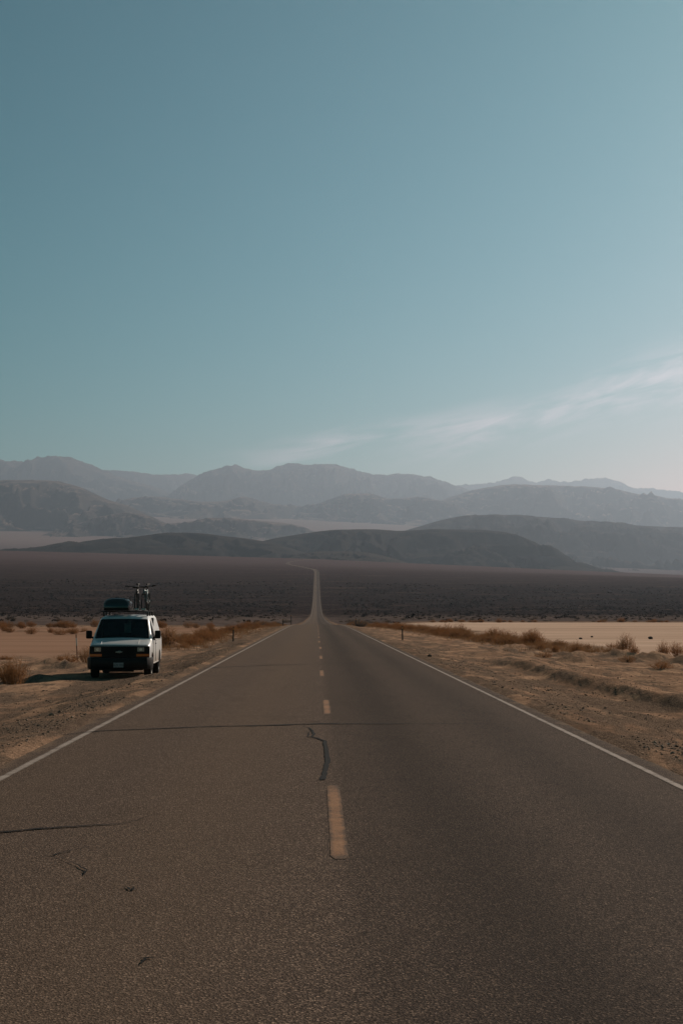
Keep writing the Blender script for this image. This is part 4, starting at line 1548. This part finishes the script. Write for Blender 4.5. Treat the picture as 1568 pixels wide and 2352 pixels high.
for i in range(34):
    xx_ = 22 + 75 * random.random() ** 1.2
    shrub("low rust shrub along the far rim of the pale lake bed", "shrubs along the far rim of the pale lake bed", xx_, 316 + random.gauss(0, 4), random.uniform(.9, 1.9), rust_meshes, sz=random.uniform(.4, .75))
# wispy dry grass between the shrubs of both rows: nobody could count it
NGR = 5200
gyy = 80 * (335 / 80.0) ** rng.random(NGR)
lft = rng.random(NGR) < .46
gxx = np.where(lft, np.interp(gyy, [80, 120, 200, 300, 350], [-9.2, -9.3, -9.2, -8.8, -8.4]), np.interp(gyy, [80, 105, 140, 200, 270, 330], [15.6, 14.4, 13.0, 11.0, 9.2, 8.0])) + rng.normal(0, 1.35, NGR)
gzz = terrain(gxx, gyy)[0]
NBL = 9
hgt_ = rng.uniform(.10, .42, (NGR, NBL))
aa = rng.random((NGR, NBL)) * 6.283
root = np.stack([gxx, gyy, gzz - .02], -1)[:, None, :] + rng.normal(0, .10, (NGR, NBL, 3)) * np.array([1, 1, 0])
lean_ = np.stack([np.cos(aa) * hgt_ * .45, np.sin(aa) * hgt_ * .45, hgt_], -1)
sidew = np.stack([-np.sin(aa), np.cos(aa), 0 * aa], -1) * .011
gt3 = np.stack([root - sidew, root + sidew, root + lean_], 2)
tag(link("dry_grass", np_mesh("dry_grass", gt3.reshape(-1, 3), None, np.arange(NGR * NBL * 3).reshape(-1, 3), False), twig_mat("straw", (.20, .105, .050), (.13, .070, .036), (.17, .10, .055))), "wispy dry straw grass along both shrub rows", "grass", kind="stuff")
# dark scrub that can still be told apart
cnt = 0
while cnt < 130:
    yy_ = 314 + 330 * random.random() ** 1.2
    xx_ = random.uniform(-.26, .29) * yy_
    if abs(xx_) < 9:
        continue
    shrub("dark scrub bush scattered on the flat beyond the dry lake beds", "dark bushes on the flat beyond the lake beds", xx_, yy_, random.uniform(.7, 1.7), dark_meshes, "scrub_bush", random.uniform(.5, .75), parts=False)
    cnt += 1
for i in range(26):
    s = random.choice((-1, 1))
    yy_ = random.uniform(250, 520)
    shrub("dark brush crowding the road verge in the dip", "dark brush along the road in the dip", s * random.uniform(8.5, 13), yy_, random.uniform(1.2, 2.2), dark_meshes, "scrub_bush", random.uniform(.6, .9), parts=False)

# the scrub plain: far too many to count
NSC = 34000
sy = 1.0 / np.sqrt(1 / 330.0 ** 2 + rng.random(NSC) * (1 / 1500.0 ** 2 - 1 / 330.0 ** 2))
sy = 325 + (2100 - 325) * rng.random(NSC) ** 1.15
sx = rng.uniform(-.34, .36, NSC) * sy
keep = np.abs(sx - RX0) > 8.5 + .01 * sy
keep &= rng.random(NSC) < np.clip(.62 + .9 * fbm(sx / 55, sy / 120, 3, 121), .1, 1) * (.05 + .30 * sstep(380, 800, sy) + .65 * sstep(800, 1200, sy))
sx, sy = sx[keep], sy[keep]
sz_ = terrain(sx, sy)[0]
ns = len(sx)
NB = 12
siz = rng.lognormal(-.42, .35, ns) * (1 + .8 * sstep(600, 1800, sy))
cen = rng.normal(size=(ns, NB, 3)) * np.array([.45, .45, .22])
cen[..., 2] = np.abs(cen[..., 2]) + .22
o1, o2 = rng.normal(size=(ns, NB, 3)), rng.normal(size=(ns, NB, 3))
o1 /= np.linalg.norm(o1, axis=-1, keepdims=True)
o2 /= np.linalg.norm(o2, axis=-1, keepdims=True)
tri = np.stack([cen + o1 * .36, cen - o1 * .2 + o2 * .30, cen - o1 * .2 - o2 * .30], 2)
tri[..., 2] = np.maximum(tri[..., 2], -.02)
tri = tri * siz[:, None, None, None] + np.stack([sx, sy, sz_], -1)[:, None, None, :]
sm = Mat("scrub_leaves")
snz = sm.noise(sm.pos((.02, .006, 1)), 1, 3, .6)
sri = sm.n('ShaderNodeNewGeometry').outputs['Random Per Island']
scol = sm.mix(sri, (.038, .029, .026), (.075, .055, .046))
scol = sm.mix(sm.rng(snz, .55, .75), scol, (.085, .055, .037))
scrub_mat = sm.matte(scol)
nt = ns * NB
tag(link("scrub_vegetation", np_mesh("scrub_vegetation", tri.reshape(-1, 3), None, np.arange(nt * 3).reshape(-1, 3), False), scrub_mat), "dark desert scrub covering the plain below the hills", "scrub", kind="stuff")
